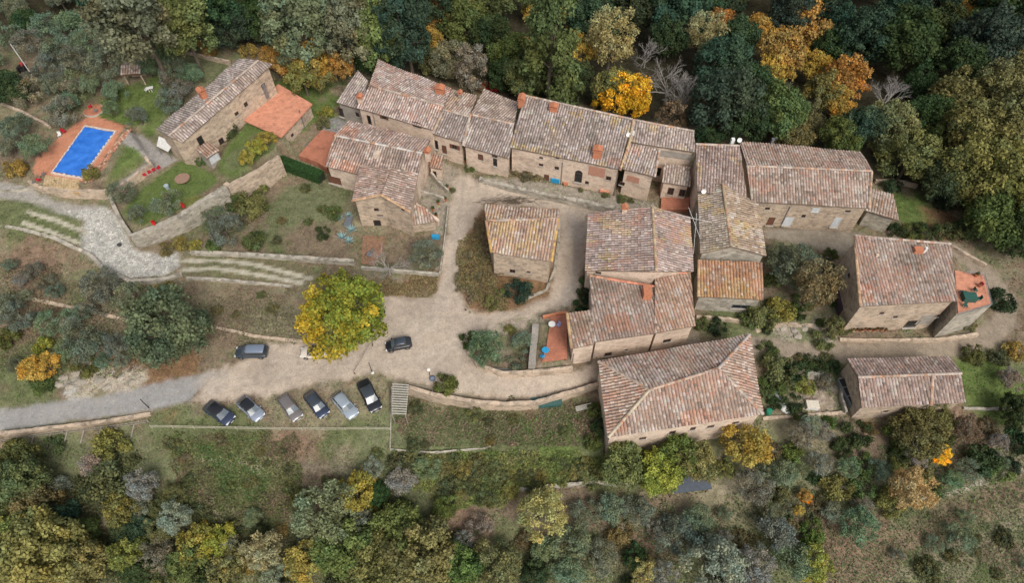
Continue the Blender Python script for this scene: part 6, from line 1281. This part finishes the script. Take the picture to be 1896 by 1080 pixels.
# log steps below road
for k in range(8):
    x = 30 + k * 31; p = at(x, 806 - k * 3.2 + 14, .2); o = thing('timber_prop', (p.x, p.y, p.z - .2), f'sloping timber prop under the road wall, {ORD[k].replace("nearest", "from the left") if k else "first from the left"}', 'timber', 'timber props under the road wall'); m = MB(); m.tube((0, .8, .5), (-.3, -.9, -.3), .09, n=6); m.build('timber', M_WOODG, o, local=True)
# tractor under the olives, rocks, wood pile
p = at(40, 125, .6); o = thing('garden_tractor', (p.x, p.y, ground(p.x, p.y)), 'small red tractor parked under the upper left olives', 'tractor', None, 1.9)
m = MB(); m.box((.5, 0, .75), (1.2, .6, .5)); m.build('bonnet', plain('red_paint', (.42,.05,.05), .4), o, local=True, bevel=.05)
m = MB(); m.box((-.3, 0, .6), (.9, .5, .3)); m.build('chassis', M_TRIM, o, local=True); m = MB(); m.box((-.45, 0, .95), (.5, .5, .1)); m.box((-.7, 0, 1.2), (.08, .5, .45)); m.build('seat', M_TRIM, o, local=True)
for x, y_, r in ((-.5, .5, .55), (-.5, -.5, .55), (.85, .4, .32), (.85, -.4, .32)): m = MB(); m.tube((x, y_ - .12, r), (x, y_ + .12, r), r, n=14); m.build('wheel', M_TYRE, o, local=True)
m = MB(); m.tube((.0, 0, 1.0), (-.15, 0, 1.25), .03, n=5); m.lathe((-.15, 0, 1.25), [(.2, 0), (.2, .03)], 10); m.build('steering_wheel', M_TRIM, o, local=True)
def rock(x, y_, r, k, label, group, c=(.33,.295,.245)):
    p = at(x, y_); o = thing('rock', tuple(p), label, 'rock', group); rr = random.Random(k * 7 + 1); bm = bmesh.new(); bmesh.ops.create_icosphere(bm, subdivisions=1, radius=r * .8)
    for v in bm.verts: v.co *= rr.uniform(.7, 1.2); v.co.z *= .45
    me = bpy.data.meshes.new('boulder'); bm.to_mesh(me); bm.free(); me.materials.append(plain('rock%d' % (k % 3), tuple(q * (1 + .1 * (k % 3)) for q in c), .95, var=.4, sc=4)); link_mesh('boulder', me, o)
for k, (x, y_, r) in enumerate([(118,698,.9),(140,690,1.0),(165,694,1.1),(185,704,1.2),(200,716,.9),(225,700,.8),(245,706,.7),(130,716,1.0),(110,712,.8),(150,706,1.2),(262,700,.6),(210,690,.5)]): rock(x, y_, r, k, f'grey boulder on the bank above the road, {["first","second","third","fourth","fifth","sixth","seventh","eighth","ninth","tenth","eleventh","twelfth"][k]} in the loose heap', 'boulders above the road')
for k, (x, y_, r) in enumerate([(1450,608,.8),(1470,612,.9),(1490,608,.8),(1510,606,1.0),(1530,612,.9),(1476,622,1.0),(1545,622,.6)]): rock(x, y_, r, k + 20, f'pale rock beside the lane, {["first","second","third","fourth","fifth","sixth","seventh"][k]} of the bank left of the right hand house', 'rocks by the lane', (.36,.31,.25))
o = thing('brushwood_pile', tuple(at(940,372)), 'low pile of brown brushwood behind the island house', 'brushwood'); m = MB(); rr = random.Random(5); c_ = at(942, 374)
for k in range(150):
    a = Vector((c_.x + rr.gauss(0, 2.0), c_.y + rr.gauss(0, .4), c_.z + abs(rr.gauss(0, .35)))); an = rr.gauss(0, .5); m.tube(a, a + Vector((math.cos(an) * 1.3, math.sin(an) * 1.0, rr.gauss(0, .2))), .03, .015, 4, caps=False)
m.build('sticks', plain('dead_sticks', (.17,.135,.10), .9), o)
# awning by the farmhouse
o = thing('awning', tuple(P(308,266,5.0)), 'pale canvas awning at the left end of the farmhouse', 'awning'); q = [P(294,252,6.4), P(322,264,6.0), P(311,281,5.2), P(290,270,5.5)]; m = MB(); m.add(q + [a - Vector((0, 0, .06)) for a in q], [(3, 2, 1, 0), (4, 5, 6, 7), (0, 1, 5, 4), (1, 2, 6, 5), (2, 3, 7, 6), (3, 0, 4, 7)]); m.build('canvas', plain('pale_canvas', (.58,.58,.56), .8), o)
for a in q[2:]: m = MB(); m.tube(a, (a.x, a.y, 3.3), .05, n=6); m.build('post', M_METAL, o)

# rooftop aerials, gutters and small things
def aerial(px, py, z, label):
    p = P(px, py, z); o = thing('roof_aerial', (p.x, p.y, z - .2), label, 'aerial', 'aerials on the roofs'); m = MB(); m.tube((0, 0, -.4), (0, 0, 1.6), .035, n=5); m.build('mast', M_METAL, o, local=True)
    m = MB(); m.tube((-.5, 0, 1.5), (.5, .1, 1.5), .025, n=4)
    for k in range(5): m.tube((-.4 + k * .2, -.25, 1.5), (-.4 + k * .2, .3, 1.5), .015, n=4)
    m.build('elements', M_METAL, o, local=True)
def dish(px, py, z, label):
    p = P(px, py, z); o = thing('satellite_dish', (p.x, p.y, z - .1), label, 'satellite dish', 'satellite dishes'); m = MB(); m.tube((0, 0, -.3), (0, 0, .4), .04, n=5); m.build('bracket', M_METAL, o, local=True)
    m = MB(); v = [(math.cos(t) * .38, -.12 + math.sin(t) * .16, .5 + math.sin(t) * .33) for t in [k * math.pi / 7 for k in range(14)]] + [(0, .02, .45)]; m.add(v, [(k, (k + 1) % 14, 14) for k in range(14)]); m.build('reflector', M_WHITE, o, local=True)
dish(1163, 252, 8.1, 'white dish on the roof joint right of the longest north house'); dish(1368, 262, 7.8, 'white dish on the roof corner behind the long right house'); dish(1302, 357, 6.4, 'white dish at the left eave of the crooked gable house'); dish(1716, 464, 6.2, 'white dish beside the red roof patch of the right hand house')
aerial(1000, 196, 9.2, 'thin aerial on the left part of the longest north roof'); aerial(1430, 268, 5.6, 'thin aerial on the back slope of the long right house'); aerial(760, 160, 8.6, 'thin aerial on the ridge of the tall row house'); aerial(1195, 400, 7.8, 'thin aerial near the ridge of the big gable house'); aerial(650, 262, 7.2, 'thin aerial on the ridge of the ridge house left of the yard')
p = P(1288, 415, 6.0); c_ = P(1268, 392, 6.1); o = thing('overhead_cable', tuple(p), 'thin pale cables strung over the alley beside the crooked gable house', 'cable'); m = MB()
for a, b in (((1262,400,6.5),(1318,412,6.2)), ((1275,384,6.6),(1296,440,5.8)), ((1290,395,6.2),(1284,470,5.6))): m.tube(P(*a), P(*b), .03, n=4)
m.build('cables', M_WHITE, o)
